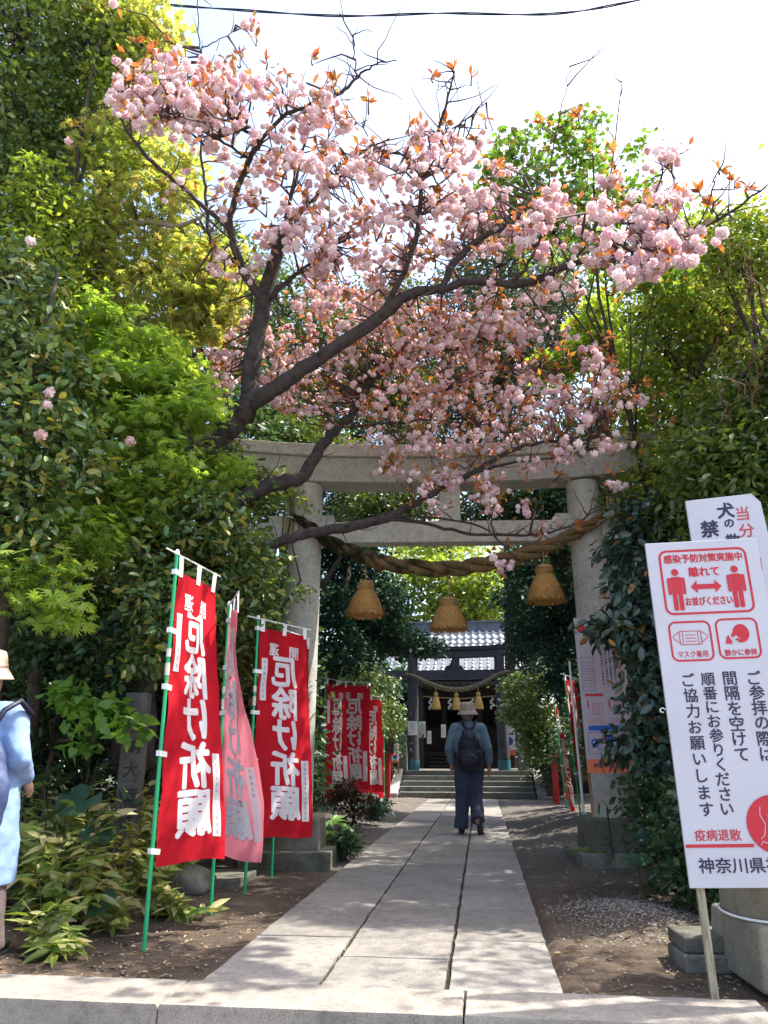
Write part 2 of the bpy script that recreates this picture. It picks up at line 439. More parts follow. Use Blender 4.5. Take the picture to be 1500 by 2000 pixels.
# earth and moss caught in the seams
m_moss = plain('seam_moss', (.07, .066, .03), .95, .5, 25, .5, 150)
mbm = MB()
for sx in (-.783, -.200):
    y = 3.95
    while y < 14:
        if rng.random() < (.7 if y < 6 else .3):
            l = rng.uniform(.008, .03); ww = rng.uniform(.002, .008); zz = rng.uniform(-.02, -.001)
            x = sx+rng.uniform(-.005, .005)
            mbm.add([(x-ww, y, zz-.01), (x+ww, y, zz-.01), (x+ww*.6, y+l, zz), (x-ww*.6, y+l, zz), (x, y+l/2, zz+.008)],
                    [(0, 1, 4), (1, 2, 4), (2, 3, 4), (3, 0, 4)])
        y += rng.uniform(.008, .02)
tag(mbm.build('seam_moss', m_moss), kind='stuff')

# ------------------------------------------------------------------ stone torii
TC = Vector((-.325, 8.32, 0)); TR_ = R(5)
torii = empty('stone_torii', TC, TR_, 'tall grey granite torii gate across the path behind the cherry boughs', 'gate')
for s in (-1, 1):
    lean = .055
    mb = MB(); prof = []
    r0, r1 = .205, .175
    pts = [(s*1.62-s*lean*t, 0, .40+3.55*t) for t in [0, .02, .25, .5, .75, 1]]
    mb.tube(pts, [.215, .208, .2, .193, .186, .178], 28)
    autosmooth(mb.build('pillar', M_torii, torii))
    sl = slab(s*1.62-.45, s*1.62+.45, -.47, .47, 'foot_slab', M_base, torii, th=.25, z=.13, wob=.02)
    b = MB().box((s*1.62, 0, .27), (.66, .66, .31), top=.94).build('plinth', M_base, torii); bev(b, .03, 3)
def beam(name, x0, x1, z0, z1, dep0, dep1, curve, mat, n=24, over=0, parent=None, slant=0):
    """horizontal beam: bottom depth dep0, top depth dep1, ends rise by curve"""
    mb = MB(); vs = []
    for i in range(n+1):
        t = i/n; x = x0+(x1-x0)*t; u = abs(2*t-1); c = curve*u**2.6
        ex = slant*(2*t-1 if u == 1 else 0)
        for (dx, dep, z) in ((0, dep0, z0), (0, dep0, z0), (ex, dep1, z1), (ex, dep1, z1)):
            pass
        vs += [(x, -dep0/2, z0+c), (x, dep0/2, z0+c), (x+ex, dep1/2, z1+c), (x+ex, -dep1/2, z1+c)]
    f = []
    for i in range(n):
        a = i*4; b = a+4
        for k in range(4):
            k2 = (k+1) % 4; f.append((a+k, a+k2, b+k2, b+k))
    f += [(3, 2, 1, 0), tuple(n*4+k for k in range(4))]
    mb.add(vs, f); o = mb.build(name, mat, parent)
    bev(o, .012 if mat == M_torii else .01, 2)
    return o
beam('lintel', -2.52, 2.30, 3.93, 4.225, .36, .36, .13, M_torii, parent=torii)
beam('lintel_cap', -2.60, 2.38, 4.228, 4.36, .44, .50, .14, M_torii, parent=torii, slant=.04)
beam('tie_beam', -2.50, 2.34, 3.255, 3.50, .20, .20, 0, M_torii, 4, parent=torii)
b = MB().box((.06, 0, 3.715), (.23, .20, .425)).build('centre_strut', M_torii, torii); bev(b, .008)
for x in (-1.35, 1.33, -1.88, 1.86):
    b = MB().box((x, 0, 3.545), (.20, .13, .085)).build('wedge', M_torii, torii); bev(b, .008)

# ------------------------------------------------------------------ straw rope and tassels
def rope(name, ctrl, rad, mat, parent, turns, nstr=3, seg=220, n=8, moss=None):
    C = [Vector(c) for c in ctrl]
    def cr(t):
        t = t*(len(C)-1); i = min(int(t), len(C)-2); u = t-i
        p0, p1, p2, p3 = C[max(i-1, 0)], C[i], C[i+1], C[min(i+2, len(C)-1)]
        return .5*((2*p1)+(-p0+p2)*u+(2*p0-5*p1+4*p2-p3)*u*u+(-p0+3*p1-3*p2+p3)*u**3)
    for k in range(nstr):
        pts, rr = [], []
        for i in range(seg+1):
            t = i/seg; p = cr(t); q = cr(min(1, t+.004)); d = (q-cr(max(0, t-.004))).normalized()
            a = d.orthogonal().normalized(); up = Vector((0, 0, 1)); a = (up-d*up.dot(d)).normalized(); b = d.cross(a)
            fat = rad*(.42+.58*sin(pi*min(1, max(0, t)))**.8)
            ang = 2*pi*(turns*t+k/nstr)
            pts.append(p+(a*cos(ang)+b*sin(ang))*fat*.56)
            rr.append(fat*.46*(1+.05*rng.uniform(-1, 1)))
        MB().tube(pts, rr, n).build('strand', mat, parent, smooth=True)
    return cr
def mossy_rope_mat():
    m, nt, b = mat_new('mossy_rope')
    geo = N(nt, 'ShaderNodeNewGeometry'); sx = N(nt, 'ShaderNodeSeparateXYZ'); nt.links.new(geo.outputs['Position'], sx.inputs[0])
    n1 = N(nt, 'ShaderNodeTexNoise'); n1.inputs['Scale'].default_value = 7; n1.inputs['Detail'].default_value = 8
    nt.links.new(geo.outputs['Position'], n1.inputs['Vector'])
    mr = N(nt, 'ShaderNodeMapRange'); mr.inputs[1].default_value = -1.7; mr.inputs[2].default_value = 1.5; mr.inputs[3].default_value = .22; mr.inputs[4].default_value = -.3
    nt.links.new(sx.outputs[0], mr.inputs[0])
    ad = N(nt, 'ShaderNodeMath', operation='ADD'); nt.links.new(n1.outputs[0], ad.inputs[0]); nt.links.new(mr.outputs[0], ad.inputs[1])
    rp = ramp(nt, [(.42, (.30, .19, .09)), (.54, (.19, .14, .075)), (.62, (.075, .07, .03)), (.75, (.035, .036, .015))])
    nt.links.new(ad.outputs[0], rp.inputs[0])
    wv = N(nt, 'ShaderNodeTexNoise'); wv.inputs['Scale'].default_value = 130; wv.inputs['Detail'].default_value = 4
    nt.links.new(geo.outputs['Position'], wv.inputs['Vector'])
    r2 = ramp(nt, [(.35, (.45, .45, .45)), (.6, (1, 1, 1))]); nt.links.new(wv.outputs[0], r2.inputs[0])
    mx = N(nt, 'ShaderNodeMixRGB', blend_type='MULTIPLY'); mx.inputs[0].default_value = 1
    nt.links.new(rp.outputs[0], mx.inputs[1]); nt.links.new(r2.outputs[0], mx.inputs[2]); nt.links.new(mx.outputs[0], b.inputs['Base Color'])
    b.inputs['Roughness'].default_value = .95; b.inputs['Specular IOR Level'].default_value = .1
    bp = N(nt, 'ShaderNodeBump'); bp.inputs['Strength'].default_value = 1; bp.inputs['Distance'].default_value = .02
    nt.links.new(wv.outputs[0], bp.inputs['Height']); nt.links.new(bp.outputs[0], b.inputs['Normal'])
    return m
M_mrope = mossy_rope_mat()
shime = empty('straw_rope', (0, 0, 0), 0, 'thick twisted straw rope, mossy at one end, sagging between the granite pillars', 'rope')
RY = 8.02
rc = [(-2.02, 8.02, 3.56), (-1.78, 7.92, 3.40), (-1.60, 7.93, 3.24), (-1.26, 8.0, 3.09), (-.93, RY, 2.975), (-.32, RY, 2.90), (.17, RY+.03, 2.965), (.667, 8.1, 3.09), (1.06, 8.2, 3.29), (1.35, 8.22, 3.45), (1.50, 8.3, 3.58)]
crv = rope('straw_rope', rc, .090, M_mrope, shime, 6, seg=300, n=10)
# stray straw and moss hanging from the rope
fz = MB()
for i in range(1300):
    t = rng.random(); p = crv(t); a = rng.uniform(0, 2*pi)
    rr_ = .105*(.4+.6*sin(pi*t)**.8)
    q = p+Vector((rng.uniform(-.01, .01), cos(a)*rr_, sin(a)*rr_))
    e = q+Vector((rng.gauss(0, .018), cos(a)*.02, sin(a)*.015-rng.random()*.03))
    s_ = Vector((.0018, 0, .001)); fz.add([q-s_, q+s_, e], [(0, 1, 2)])
tag(fz.build('stray_straw', M_mrope, shime), kind='stuff')
for s, px_ in ((-1, -2.08), (1, 1.52)):
    for k in range(3):
        x = px_+k*.03*s*-1
        pts = [(x+rng.uniform(-.01, .01), 8.02+(.22 if s > 0 else 0), 3.72-i*.06) for i in range(9 if s < 0 else 6)]
        MB().tube(pts, .011, 6).build('tie_cord', M_twine, shime, smooth=True)

def tassel(parent, H, W, n=420, mat=M_straw, rough=True, seed=1):
    """straw skirt hanging from z=0 (top of the bound neck)"""
    r = random.Random(seed)
    nk = .26*H
    nb = MB().lathe([(W*.17, -.0), (W*.20, -.02), (W*.19, -nk*.5), (W*.21, -nk)], 16)
    nb.build('neck', mat, parent, smooth=True)
    for z in ([-nk*.35, -nk*.55, -nk*.75] if rough else [-nk*.6]):
        m = MB(); m.tube([(W*.215*cos(2*pi*i/16), W*.215*sin(2*pi*i/16), z) for i in range(17)], H*.02, 6, False)
        m.build('binding', M_twine, parent, smooth=True)
    core = MB().lathe([(W*.18, -nk*.9), (W*.26, -nk*1.3), (W*.37, -H*.6), (W*.45, -H*.97)], 20)
    core.build('straw_core', mat, parent)
    mb = MB()
    for i in range(n):
        a = r.uniform(0, 2*pi); k = r.uniform(.8, 1.0)
        top = Vector((cos(a), sin(a), 0))*W*.2*k; rr = W*(.5 if r.random() < .85 else .56)*k
        pts = []
        for t in (0, .3, .65, 1):
            q = top.lerp(Vector((cos(a), sin(a), 0))*rr, t**.85); q.z = -nk-(H-nk)*t*(1+r.uniform(-.06, .07))
            q += Vector((r.gauss(0, .012), r.gauss(0, .012), 0))*W*(1+t)
            pts.append(q)
        tg = Vector((-sin(a), cos(a), 0))*W*.011
        mb.add([pts[0]-tg, pts[0]+tg, pts[1]-tg, pts[1]+tg, pts[2]-tg, pts[2]+tg, pts[3]-tg, pts[3]+tg], [(0, 1, 3, 2), (2, 3, 5, 4), (4, 5, 7, 6)])
    tag(mb.build('straw_skirt', mat, parent), kind='stuff')
for (x, z, H, W, lab, sd_) in ((-1.182, 2.80, .37, .42, 'big straw tassel hanging nearest the left granite pillar', 1),
                     (-.295, 2.60, .34, .43, 'big straw tassel at the lowest point of the thick rope', 2),
                     (.72, 2.92, .38, .42, 'big straw tassel hanging highest, beside the right granite pillar', 3)):
    t = empty('straw_tassel', (x, 8.06, z), rng.uniform(0, 3), lab, 'tassel', 'tassels on the thick straw rope')
    t.rotation_euler[0] = R(rng.uniform(-2, 2))
    tassel(t, H, W, seed=sd_)
    rz = 3.0 if x < 1 else 3.1
    zt = {1: 3.06, 2: 2.95, 3: 3.12}[sd_]
    MB().tube([(0, 0, -.02), (.004, 0, (zt-z)*.5), (0, 0, zt-z)], .006, 6).build('hanging_cord', M_twine, t)

# ------------------------------------------------------------------ steps
st = empty('stone_steps', (-.43, 20.7, 0), 0, 'low flight of worn stone steps at the end of the path', 'steps')
NS, RH, TD = 5, .124, .34
for i in range(NS):
    yy = i*TD; half = 1.72
    cuts = [-half, -half+1.15+.3*rng.random(), half-1.1-.3*rng.random(), half]
    for a, b in zip(cuts[:-1], cuts[1:]):
        dep = TD+.03 if i < NS-1 else .6
        o = MB().box(((a+b)/2, yy+dep/2, (i+.5)*RH-.01), (b-a-.008, dep, RH+.018)).build('step', M_step, st); bev(o, .008)
for s in (-1, 1):
    v = [(s*1.75, -.12, -.05), (s*1.97, -.12, -.05), (s*1.97, -.12, .10), (s*1.75, -.12, .10), (s*1.75, 1.6, -.05), (s*1.97, 1.6, -.05), (s*1.97, 1.6, .68), (s*1.75, 1.6, .68)]
    o = meshobj('cheek_wall', v, [(0, 1, 2, 3), (4, 7, 6, 5), (3, 2, 6, 7), (0, 4, 5, 1), (1, 5, 6, 2), (0, 3, 7, 4)], granite('cheek_stone', (.33, .32, .29), .2, 90, .3), st)
terr = MB().box((-.43, 31.3, .30), (20, 18, .62)).build('shrine_terrace', M_base); tag(terr, kind='structure')
M_wall = plain('retaining_stone', (.075, .07, .06), .9, .4, 4, .6, 30)
for s, lab in ((-1, 'dark mossy stone wall left of the steps'), (1, 'dark mossy stone wall right of the steps')):
    wl = empty('retaining_wall', (-.43+s*2.0, 22.2, 0), 0, lab, 'wall', 'walls beside the steps')
    for r_ in range(3):
        x = 0
        while x < 5.5:
            ww = rng.uniform(.35, .7)
            o = MB().box((s*(x+ww/2), rng.uniform(-.02, .02), .1+r_*.23), (ww-.02, .3, .22)).build('stone', M_wall, wl); x += ww

# ------------------------------------------------------------------ timber torii at the head of the steps
t2 = empty('timber_torii', (-.67, 22.75, .62), 0, 'smaller dark timber torii at the head of the steps', 'gate')
for s in (-1, 1):
    autosmooth(MB().tube([(s*1.27, 0, 0), (s*1.25, 0, 3.2)], [.165, .145], 20).build('pillar', M_torii2, t2))
    MB().tube([(s*1.27, 0, .0), (s*1.27, 0, .27)], [.178, .176], 20).build('pillar_sheath', M_teal, t2)
beam('lintel', -2.28, 2.22, 3.10, 3.30, .26, .26, .16, M_torii2, parent=t2)
beam('lintel_cap', -2.42, 2.36, 3.303, 3.42, .34, .42, .18, M_torii2, parent=t2)
beam('tie_beam', -2.05, 2.05, 2.52, 2.76, .16, .16, 0, M_torii2, 4, parent=t2)
MB().box((0, 0, 2.93), (.22, .16, .338)).build('centre_strut', M_torii2, t2)
pp = empty('paper_notice', (-1.93, 22.55, 1.75), R(3), 'white paper notice fixed to the left pillar of the timber torii', 'notice')
MB().box((0, -.005, 0), (.27, .01, .38)).build('sheet', M_paper, pp)
fl = Flat()
for i in range(8): fl.rect(-.1, .13-i*.035, .1-rng.random()*.06, .137-i*.035)
fl.build('print', M_navy_print, pp, lambda x, y: (x, -.012, y))
r2 = empty('straw_rope', (-.67, 22.5, 0), 0, 'thin straw rope slung across the small dark timber torii', 'rope')
rope('r', [(-1.45, 0, 3.26), (-1.2, 0, 3.2), (-.8, 0, 3.0), (-.3, 0, 2.83), (.3, 0, 2.82), (.8, 0, 3.0), (1.15, 0, 3.2), (1.5, 0, 3.3)], .075, plain('rope_grey', (.2, .17, .11), .9, .4, 20, .6, 80), r2, 12, seg=200, n=6)
for i, (x, z, lab) in enumerate(((-.48, 2.72, 'small straw tassel nearest the left pillar of the timber torii'), (-.02+.12, 2.70, 'small straw tassel above the hat of the walking person'), (.72, 2.72, 'small straw tassel nearest the right pillar of the timber torii'))):
    t = empty('straw_tassel', (-.67+x-.1, 22.45, z), 0, lab, 'tassel', 'small tassels on the thin rope')
    tassel(t, .46, .30, n=90, rough=False, seed=20+i, mat=plain('small_straw', (.48, .29, .08), .75, .3, 30))
    MB().tube([(0, 0, -.02), (0, 0, .16)], .012, 5).build('hanging_cord', M_twine, t)

# ------------------------------------------------------------------ shrine hall
sh = empty('shrine_hall', (-.67, 27.0, .62), 0, 'dark timber shrine hall under a silvery tiled roof at the end of the path', 'building')
EZ, RZ, EY, RYY = 2.95, 5.05, -.6, 3.2          # eave and ridge, local
# roof: pantiles in courses, each tile a part
NCX, NCY = 25, 11
def tile_mesh(wd, ln):
    v, f = [], []; n = 7
    for j in (0, 1):
        for i in range(n):
            t = i/(n-1); x = (t-.5)*wd*1.04
            z = .055*max(0, sin(pi*min(1, max(0, (t-.02)/.5))))-.022*sin(pi*min(1, max(0, (t-.5)/.5)))
            v.append((x, j*ln, z+(.028 if j == 0 else 0)))
    for i in range(n): v.append((v[i][0], 0, v[i][2]-.03))
    for i in range(n-1): f += [(i, i+1, n+i+1, n+i), (2*n+i, 2*n+i+1, i+1, i)]
    me = bpy.data.meshes.new('roof_tile'); me.from_pydata(v, [], f); me.materials.append(M_tile)
    me.polygons.foreach_set('use_smooth', [True]*len(me.polygons)); return me
wd = 6.6/NCX; slope = math.atan2(RZ-EZ, RYY-EY); L_ = math.hypot(RZ-EZ, RYY-EY)/NCY
tm = tile_mesh(wd, L_*1.1)
for r_ in range(NCY):
    y = EY+(RYY-EY)*r_/NCY; sag = -.28*sin(pi*r_/NCY)*.6
    z = EZ+(RZ-EZ)*r_/NCY+sag
    sl2 = slope+R(-9+18*r_/NCY)
    lim = 3.3-1.15*(r_/NCY)
    for c_ in range(NCX):
        x = -3.3+wd*(c_+.5)
        if abs(x) > lim: continue
        o = bpy.data.objects.new('roof_tile', tm); link(o, sh); o.location = (x, y, z+rng.uniform(0, .006)); o.rotation_euler = (sl2, 0, rng.uniform(-.01, .01))
rf = MB(); rf.add([(-3.25, EY+.06, EZ-.12), (3.25, EY+.06, EZ-.12), (3.25, EY+.06, EZ-.02), (-3.25, EY+.06, EZ-.02), (-2.15, RYY, RZ-.15), (2.15, RYY, RZ-.15),
                   (-3.25, 2*RYY-EY, EZ-.12), (3.25, 2*RYY-EY, EZ-.12)],
                  [(0, 1, 2, 3), (3, 2, 5, 4), (2, 7, 5), (3, 4, 6), (4, 5, 7, 6), (0, 3, 6), (1, 7, 2), (0, 6, 7, 1)])
rf.build('roof', M_tile_dark, sh)
rd = MB().box((0, RYY, RZ+.10), (4.3, .34, .34)); rd.box((0, RYY, RZ+.31), (4.4, .42, .07)); rd.build('ridge', M_tile_dark, sh)
for s in (-1, 1):
    MB().tube([(s*2.15, RYY, RZ+.05), (s*2.75, (RYY+EY)/2, (RZ+EZ)/2-.05), (s*3.3, EY, EZ+.07)], [.13, .11, .10], 8).build('hip_ridge', M_tile_dark, sh, smooth=True)
# gable ornament above the porch
orn = MB(); pts = [(-.34, 0), (-.26, .16), (-.12, .2), (-.1, .34), (0, .42), (.1, .34), (.12, .2), (.26, .16), (.34, 0)]
orn.add([(x, -.08, z) for x, z in pts]+[(x, .08, z) for x, z in pts], [tuple(range(9))[::-1], tuple(range(9, 18))]+[(i, i+1, i+10, i+9) for i in range(8)]+[(8, 0, 9, 17)])
o = orn.build('ridge_ornament', M_black, sh); o.location = (-.16, EY-.32, EZ+.12)
for i in range(26):
    MB().box((-3.1+i*.248, EY+.45, EZ-.17), (.07, 1.1, .09), rx=R(14)).build('rafter', M_wood_shrine, sh)
MB().box((0, EY+.12, EZ-.27), (5.9, .16, .17)).build('eave_beam', M_wood_shrine, sh)
MB().box((0, 1.2, EZ-.45), (5.4, .2, .3)).build('head_beam', M_wood_shrine, sh)
for x in (-1.35, 1.35): MB().box((x, -.35, 1.25), (.2, .2, 2.5)).build('porch_post', M_wood_shrine, sh)
for x in (-2.6, -1.35, -.62, .62, 1.35, 2.6): MB().box((x, 1.3, 1.35), (.18, .18, 2.7)).build('post', M_wood_shrine, sh)
MB().box((0, 1.2, .28), (5.6, 1.4, .5)).build('veranda', M_wood_shrine, sh)
for i in range(4): MB().box((0, -.25+i*.24, .07+.115*i), (2.2, .26, .07)).build('wooden_step', M_wood_shrine, sh)
for s in (-1, 1):
    for a, b in ((-2.55, -1.42), (-1.28, -.7)):
        x0, x1 = (a, b) if s < 0 else (-b, -a)
        MB().box(((x0+x1)/2, 1.36, .95), (x1-x0, .05, .75)).build('wall_panel', M_wood_shrine, sh)
        lt = MB()
        k = x0+.06
        while k < x1: lt.box((k, 1.34, 1.85), (.025, .03, 1.05)); k += .11
        for j in range(6): lt.box(((x0+x1)/2, 1.335, 1.4+j*.18), (x1-x0, .025, .022))
        tag(lt.build('lattice', M_wood_shrine, sh), kind='stuff')
MB().box((0, 3.9, 1.3), (5.4, .1, 2.7)).build('rear_wall', M_wood_dark, sh)
for s in (-1, 1): MB().box((s*2.7, 2.6, 1.3), (.1, 2.6, 2.7)).build('side_wall', M_wood_dark, sh)
for x in (-1.0, -.35, .4, 1.05):                    # folded white paper streamers
    fl = MB(); z = 2.25
    for k in range(4):
        dx = .03*(-1)**k; fl.box((x+dx, -.42, z-.06-k*.09), (.07, .006, .11), rz=R(20*(-1)**k))
    fl.build('paper_streamer', M_paper, sh)
MB().tube([(-1.3, -.42, 2.3), (0, -.42, 2.2), (1.3, -.42, 2.3)], .02, 6).build('thin_rope', M_twine, sh)
ob = empty('offertory_box', (-.6, 27.6, 1.05), 0, 'dark slatted offertory box in front of the shrine doors', 'box')
MB().box((0, 0, .25), (1.0, .45, .5)).build('body', M_wood_dark, ob)
for i in range(9): MB().box((-.44+i*.11, 0, .515), (.04, .42, .03)).build('slat', M_wood_dark, ob)
for k, (px, py, wpx, hpx, lab) in enumerate(((838, 1440, 8, 24, 'narrow white notice leaning by the shrine steps'), (866, 1428, 9, 24, 'white notice behind the shoulder of the walking person'), (825, 1425, 12, 30, 'pale notice board just right of the left timber pillar'))):
    c = A(px, py, 25.6); s = PX(px, py, 25.6)
    n = empty('paper_notice', c, rng.uniform(-.2, .2), lab, 'notice')
    bev(MB().box((0, 0, 0), (wpx*s, .02, hpx*s)).build('sheet', M_paper, n), .003)
    fl = Flat()
    for i in range(5): fl.rect(-wpx*s*.35+i*wpx*s*.15, -hpx*s*.35, -wpx*s*.3+i*wpx*s*.15, hpx*s*.38)
    fl.build('print', M_strip_ink, n, lambda x, y: (x, -.0115, y))
# stone posts flanking the landing
for px, lab in ((786, 'plain stone post left of the timber torii'), (1022, 'plain stone post right of the timber torii')):
    c = A(px, 1505, 22.4)
    o = bev(MB().box((0, 0, .5), (.27, .27, 1.0), top=.93).build('stone_post', M_step, None), .02); o.location = (c.x, c.y, .60)
    tag(o, lab, 'post')
def far_board(px0, py0, px1, py1, Y, lab, seed, frame=None):
    a, b = A(px0, py0, Y), A(px1, py1, Y); wd_, h_ = b.x-a.x, a.z-b.z
    e = empty('notice_board', ((a.x+b.x)/2, Y, b.z), 0, lab, 'sign')
    MB().box((0, 0, h_/2), (wd_, .03, h_)).build('panel', M_paper, e)
    r = random.Random(seed); f1 = Flat(); f2 = Flat(); f3 = Flat()
    for i in range(5): f1.rect(-wd_*.4+i*wd_*.16, h_*(.55+.1*r.random()), -wd_*.34+i*wd_*.16, h_*.93)
    f2.disc(0, h_*.3, wd_*.33); f2.rect(-wd_*.4, h_*.44, wd_*.4, h_*.48)
    f3.rect(-wd_/2, 0, wd_/2, h_*.11); f3.disc(wd_*.3, h_*.9, wd_*.1)
    f1.build('print', M_navy_print, e, lambda x, y: (x, -.0165, y)); f2.build('picture', M_blue_print, e, lambda x, y: (x, -.0165, y)); f3.build('band', M_orange_print, e, lambda x, y: (x, -.017, y))
    for s in (-1, 1): MB().box((s*wd_*.46, .03, (h_+.3)/2-.3), (.035, .03, h_+.3)).build('leg', M_lath, e)
far_board(979, 1385, 1008, 1475, 22.9, 'white and blue notice board with orange foot right of the timber torii', 3)
far_board(765, 1453, 778, 1489, 21.6, 'small blue and white notice left of the stone steps', 4)

# vermilion lantern posts
def lantern(px, Y, ztop, lab, side):
    c = A(px, 1500, Y)
    e = empty('lantern_post', (c.x, Y, gh(c.x, Y)), 0, lab, 'lantern', 'vermilion lantern posts')
    bev(MB().box((0, 0, .5), (.13, .13, 1.0)).build('post', M_redpaint, e), .01)
    MB().box((0, 0, 1.02), (.34, .34, .05)).build('shelf', M_redpaint, e)
    MB().box((0, 0, 1.22), (.24, .24, .34)).build('light_box', M_paper if 0 else plain('lantern_pane', (.16, .14, .12), .6), e)
    for s in (-1, 1):
        for t in (-1, 1): MB().box((s*.13, t*.13, 1.22), (.03, .03, .36)).build('corner_post', M_black, e)
    g = MB()
    for k in (-1, 0, 1):
        g.box((k*.065, -.135, 1.22), (.012, .01, .34)); g.box((0, -.137, 1.22+k*.09), (.24, .01, .012))
    g.build('lattice', M_black, e)
    MB().box((0, 0, 1.46), (.5, .5, .12), top=.25).build('cap', M_wood_dark, e)
lantern(1083, 18.5, 0, 'vermilion lantern post standing right of the steps', 1)
lantern(757, 20.0, 0, 'vermilion lantern post behind the last left banner', -1)
# plain steel pole right of the steps
p0, p1 = A(1064, 1548, 21.0), A(1041, 1262, 21.0)
tag(autosmooth(MB().tube([(0, 0, -.05), (p1.x-p0.x, 0, p1.z+.1)], [.045, .03], 10).build('steel_pole', M_steel, None, loc=(p0.x, 21, 0))), 'slim grey steel pole beside the right end of the steps', 'pole')

# ------------------------------------------------------------------ banners
def smoothstep(t): return t*t*(3-2*t)
def banner(base, h, z0, z1, phi0, phi1, width, lab, group='red prayer banners along the path', leanx=0, cloth=M_red_cloth, amp=.018, seed=0, detail=True, pole=M_green_pole, flip=False, lean_y=0, text=True, squeeze=1.0):
    """banner on a pole; z0..z1 cloth, phi = direction of the free edge (degrees from +X towards +Y) at bottom and top"""
    r = random.Random(seed); ph = r.uniform(0, 6)
    e = empty('banner', base, 0, lab, 'banner', group)
    def pole_at(z): return Vector((leanx*z/h, lean_y*z/h, z))
    rad = .0125 if detail else .013
    autosmooth(MB().tube([pole_at(-.05), pole_at(h)], [rad, rad*.85], 12).build('pole', pole, e))
    MB().tube([pole_at(h), pole_at(h+.02), pole_at(h+.035)], [rad*1.25, rad*1.25, rad*.5], 10).build('pole_cap', M_white_plastic, e)
    hgt = z1-z0
    def srf(u, v, off=0):          # u 0..1 from the pole, v 0..1 from the top
        z = z1-hgt*v
        a = R(phi1+(phi0-phi1)*smoothstep(min(1, max(0, v))))
        d = Vector((cos(a), sin(a), 0)); n = Vector((sin(a), -cos(a), 0))
        wv = amp*(.25+v)*math.sin(u*5.2+v*3.1+ph)*u**.5+amp*.5*math.sin(u*11+v*7+ph*2)*u+.004*math.sin(v*34+u*9+ph)*math.sin(v*9+ph)+.005*math.exp(-u*5)*math.sin(v*26+ph)
        g = .03+width*u*squeeze*(1-.03*math.sin(v*pi))
        p = pole_at(z)+d*g+n*(wv+off)
        p.z -= .012*u*(1 if v > .5 else .5)+.01*math.sin(u*6+ph)*v
        return p
    nu, nv = 22, 60
    v = [srf(i/nu, j/nv) for j in range(nv+1) for i in range(nu+1)]
    f = [(j*(nu+1)+i, j*(nu+1)+i+1, (j+1)*(nu+1)+i+1, (j+1)*(nu+1)+i) for j in range(nv) for i in range(nu)]
    cl = meshobj('cloth', v, f, cloth, e, smooth=True)
    if text:
        fl = Flat(); W_, H_ = .6, 1.8
        # seen from the back: everything mirrored
        fl.text('開', .42, 1.8*.105, -.125, weight=.02, mirror=not flip); fl.text('運', .18, 1.8*.10, -.125, weight=.02, mirror=not flip)
        for ch, vv in zip('厄除け祈願', (.210, .368, .525, .682, .845)):
            fl.text(ch, .31, 1.8*vv, -.30, weight=.034, mirror=not flip)
        for off in ((-.0022, .0022) if detail else (.004,)):
            fl.build('lettering', M_white_print, cl, lambda x, y, d=0: srf(x/W_, y/H_, off+d*(1 if off > 0 else -1)))
        for (x0, x1, y0, y1) in ((.03, .10, .15, .36), (.475, .555, .64, .925)):
            s_ = Flat(); n_ = 14
            for i in range(n_): s_.rect(x0, H_*(y0+(y1-y0)*i/n_), x1, H_*(y0+(y1-y0)*(i+1)/n_))
            tg_ = s_.build('name_strip', M_white_print, cl, lambda x, y: srf(x/W_, y/H_, .0032))
            if detail:
                s2 = Flat()
                for i, ch in enumerate('奉納 家内安全 某' if 0 else ''): pass
                t = '奉納者氏名住所' if y0 < .5 else '交通安全家内安全無病息災'
                for i, ch in enumerate(t):
                    s2.text(ch, (x0+x1)/2, H_*(y0+(y1-y0)*(i+.7)/(len(t)+.4)), -.028, mirror=not flip)
                tag(s2.build('strip_lettering', M_strip_ink, tg_, lambda x, y: srf(x/W_, y/H_, .0046)), kind='stuff')
    # crossbar and loops
    a = R(phi1); d = Vector((cos(a), sin(a), 0)); zt = h-.01
    MB().tube([pole_at(zt)-d*.13+Vector((0, 0, .02)), pole_at(zt)+d*(width*squeeze+.08)], .0055, 8).build('crossbar', M_white_plastic, e)
    for u in (.04, .5, .93):
        q = srf(u, 0); top = pole_at(zt)+d*(.03+width*squeeze*u)
        ww = d*.017
        meshobj('loop', [q-ww+Vector((0, 0, -.03)), q+ww+Vector((0, 0, -.03)), top+ww+Vector((0, 0, .008)), top-ww+Vector((0, 0, .008)),
                         q-ww+Vector((0, 0, -.03))+Vector((.006, .006, 0)), q+ww+Vector((0, 0, -.03))+Vector((.006, .006, 0)), top+ww+Vector((.008, .012, .008)), top-ww+Vector((.008, .012, .008))],
                [(0, 1, 2, 3), (7, 6, 5, 4), (3, 2, 6, 7), (0, 3, 7, 4), (1, 5, 6, 2)], M_white_plastic, e)
    for vv in (.005, .22, .42, .645, .955):
        z = z1-hgt*vv; p = pole_at(z); q = srf(.06, vv); dd = (q-p)
        hh = Vector((0, 0, .016)); n = Vector((dd.y, -dd.x, 0)).normalized()*.016
        b0 = p-dd.normalized()*.02
        meshobj('loop', [b0-hh+n, q-hh, q+hh, b0+hh+n, b0-hh-n, q-hh-n*.3, q+hh-n*.3, b0+hh-n],
                [(0, 1, 2, 3), (7, 6, 5, 4), (3, 2, 6, 7), (0, 4, 5, 1), (0, 3, 7, 4)], M_white_plastic, e)
    if detail:
        for z, hh in ((z1-.52, .05), (z1-.62, .075)):
            MB().tube([pole_at(z-hh/2), pole_at(z+hh/2)], rad*1.12, 12).build('tape', M_cream_tape, e)
    return e
banner((-1.904, 4.606, 0), 2.235, .40, 2.13, 62, 82, .56, 'nearest red prayer banner on a green pole, left of the path', seed=1, squeeze=.95)
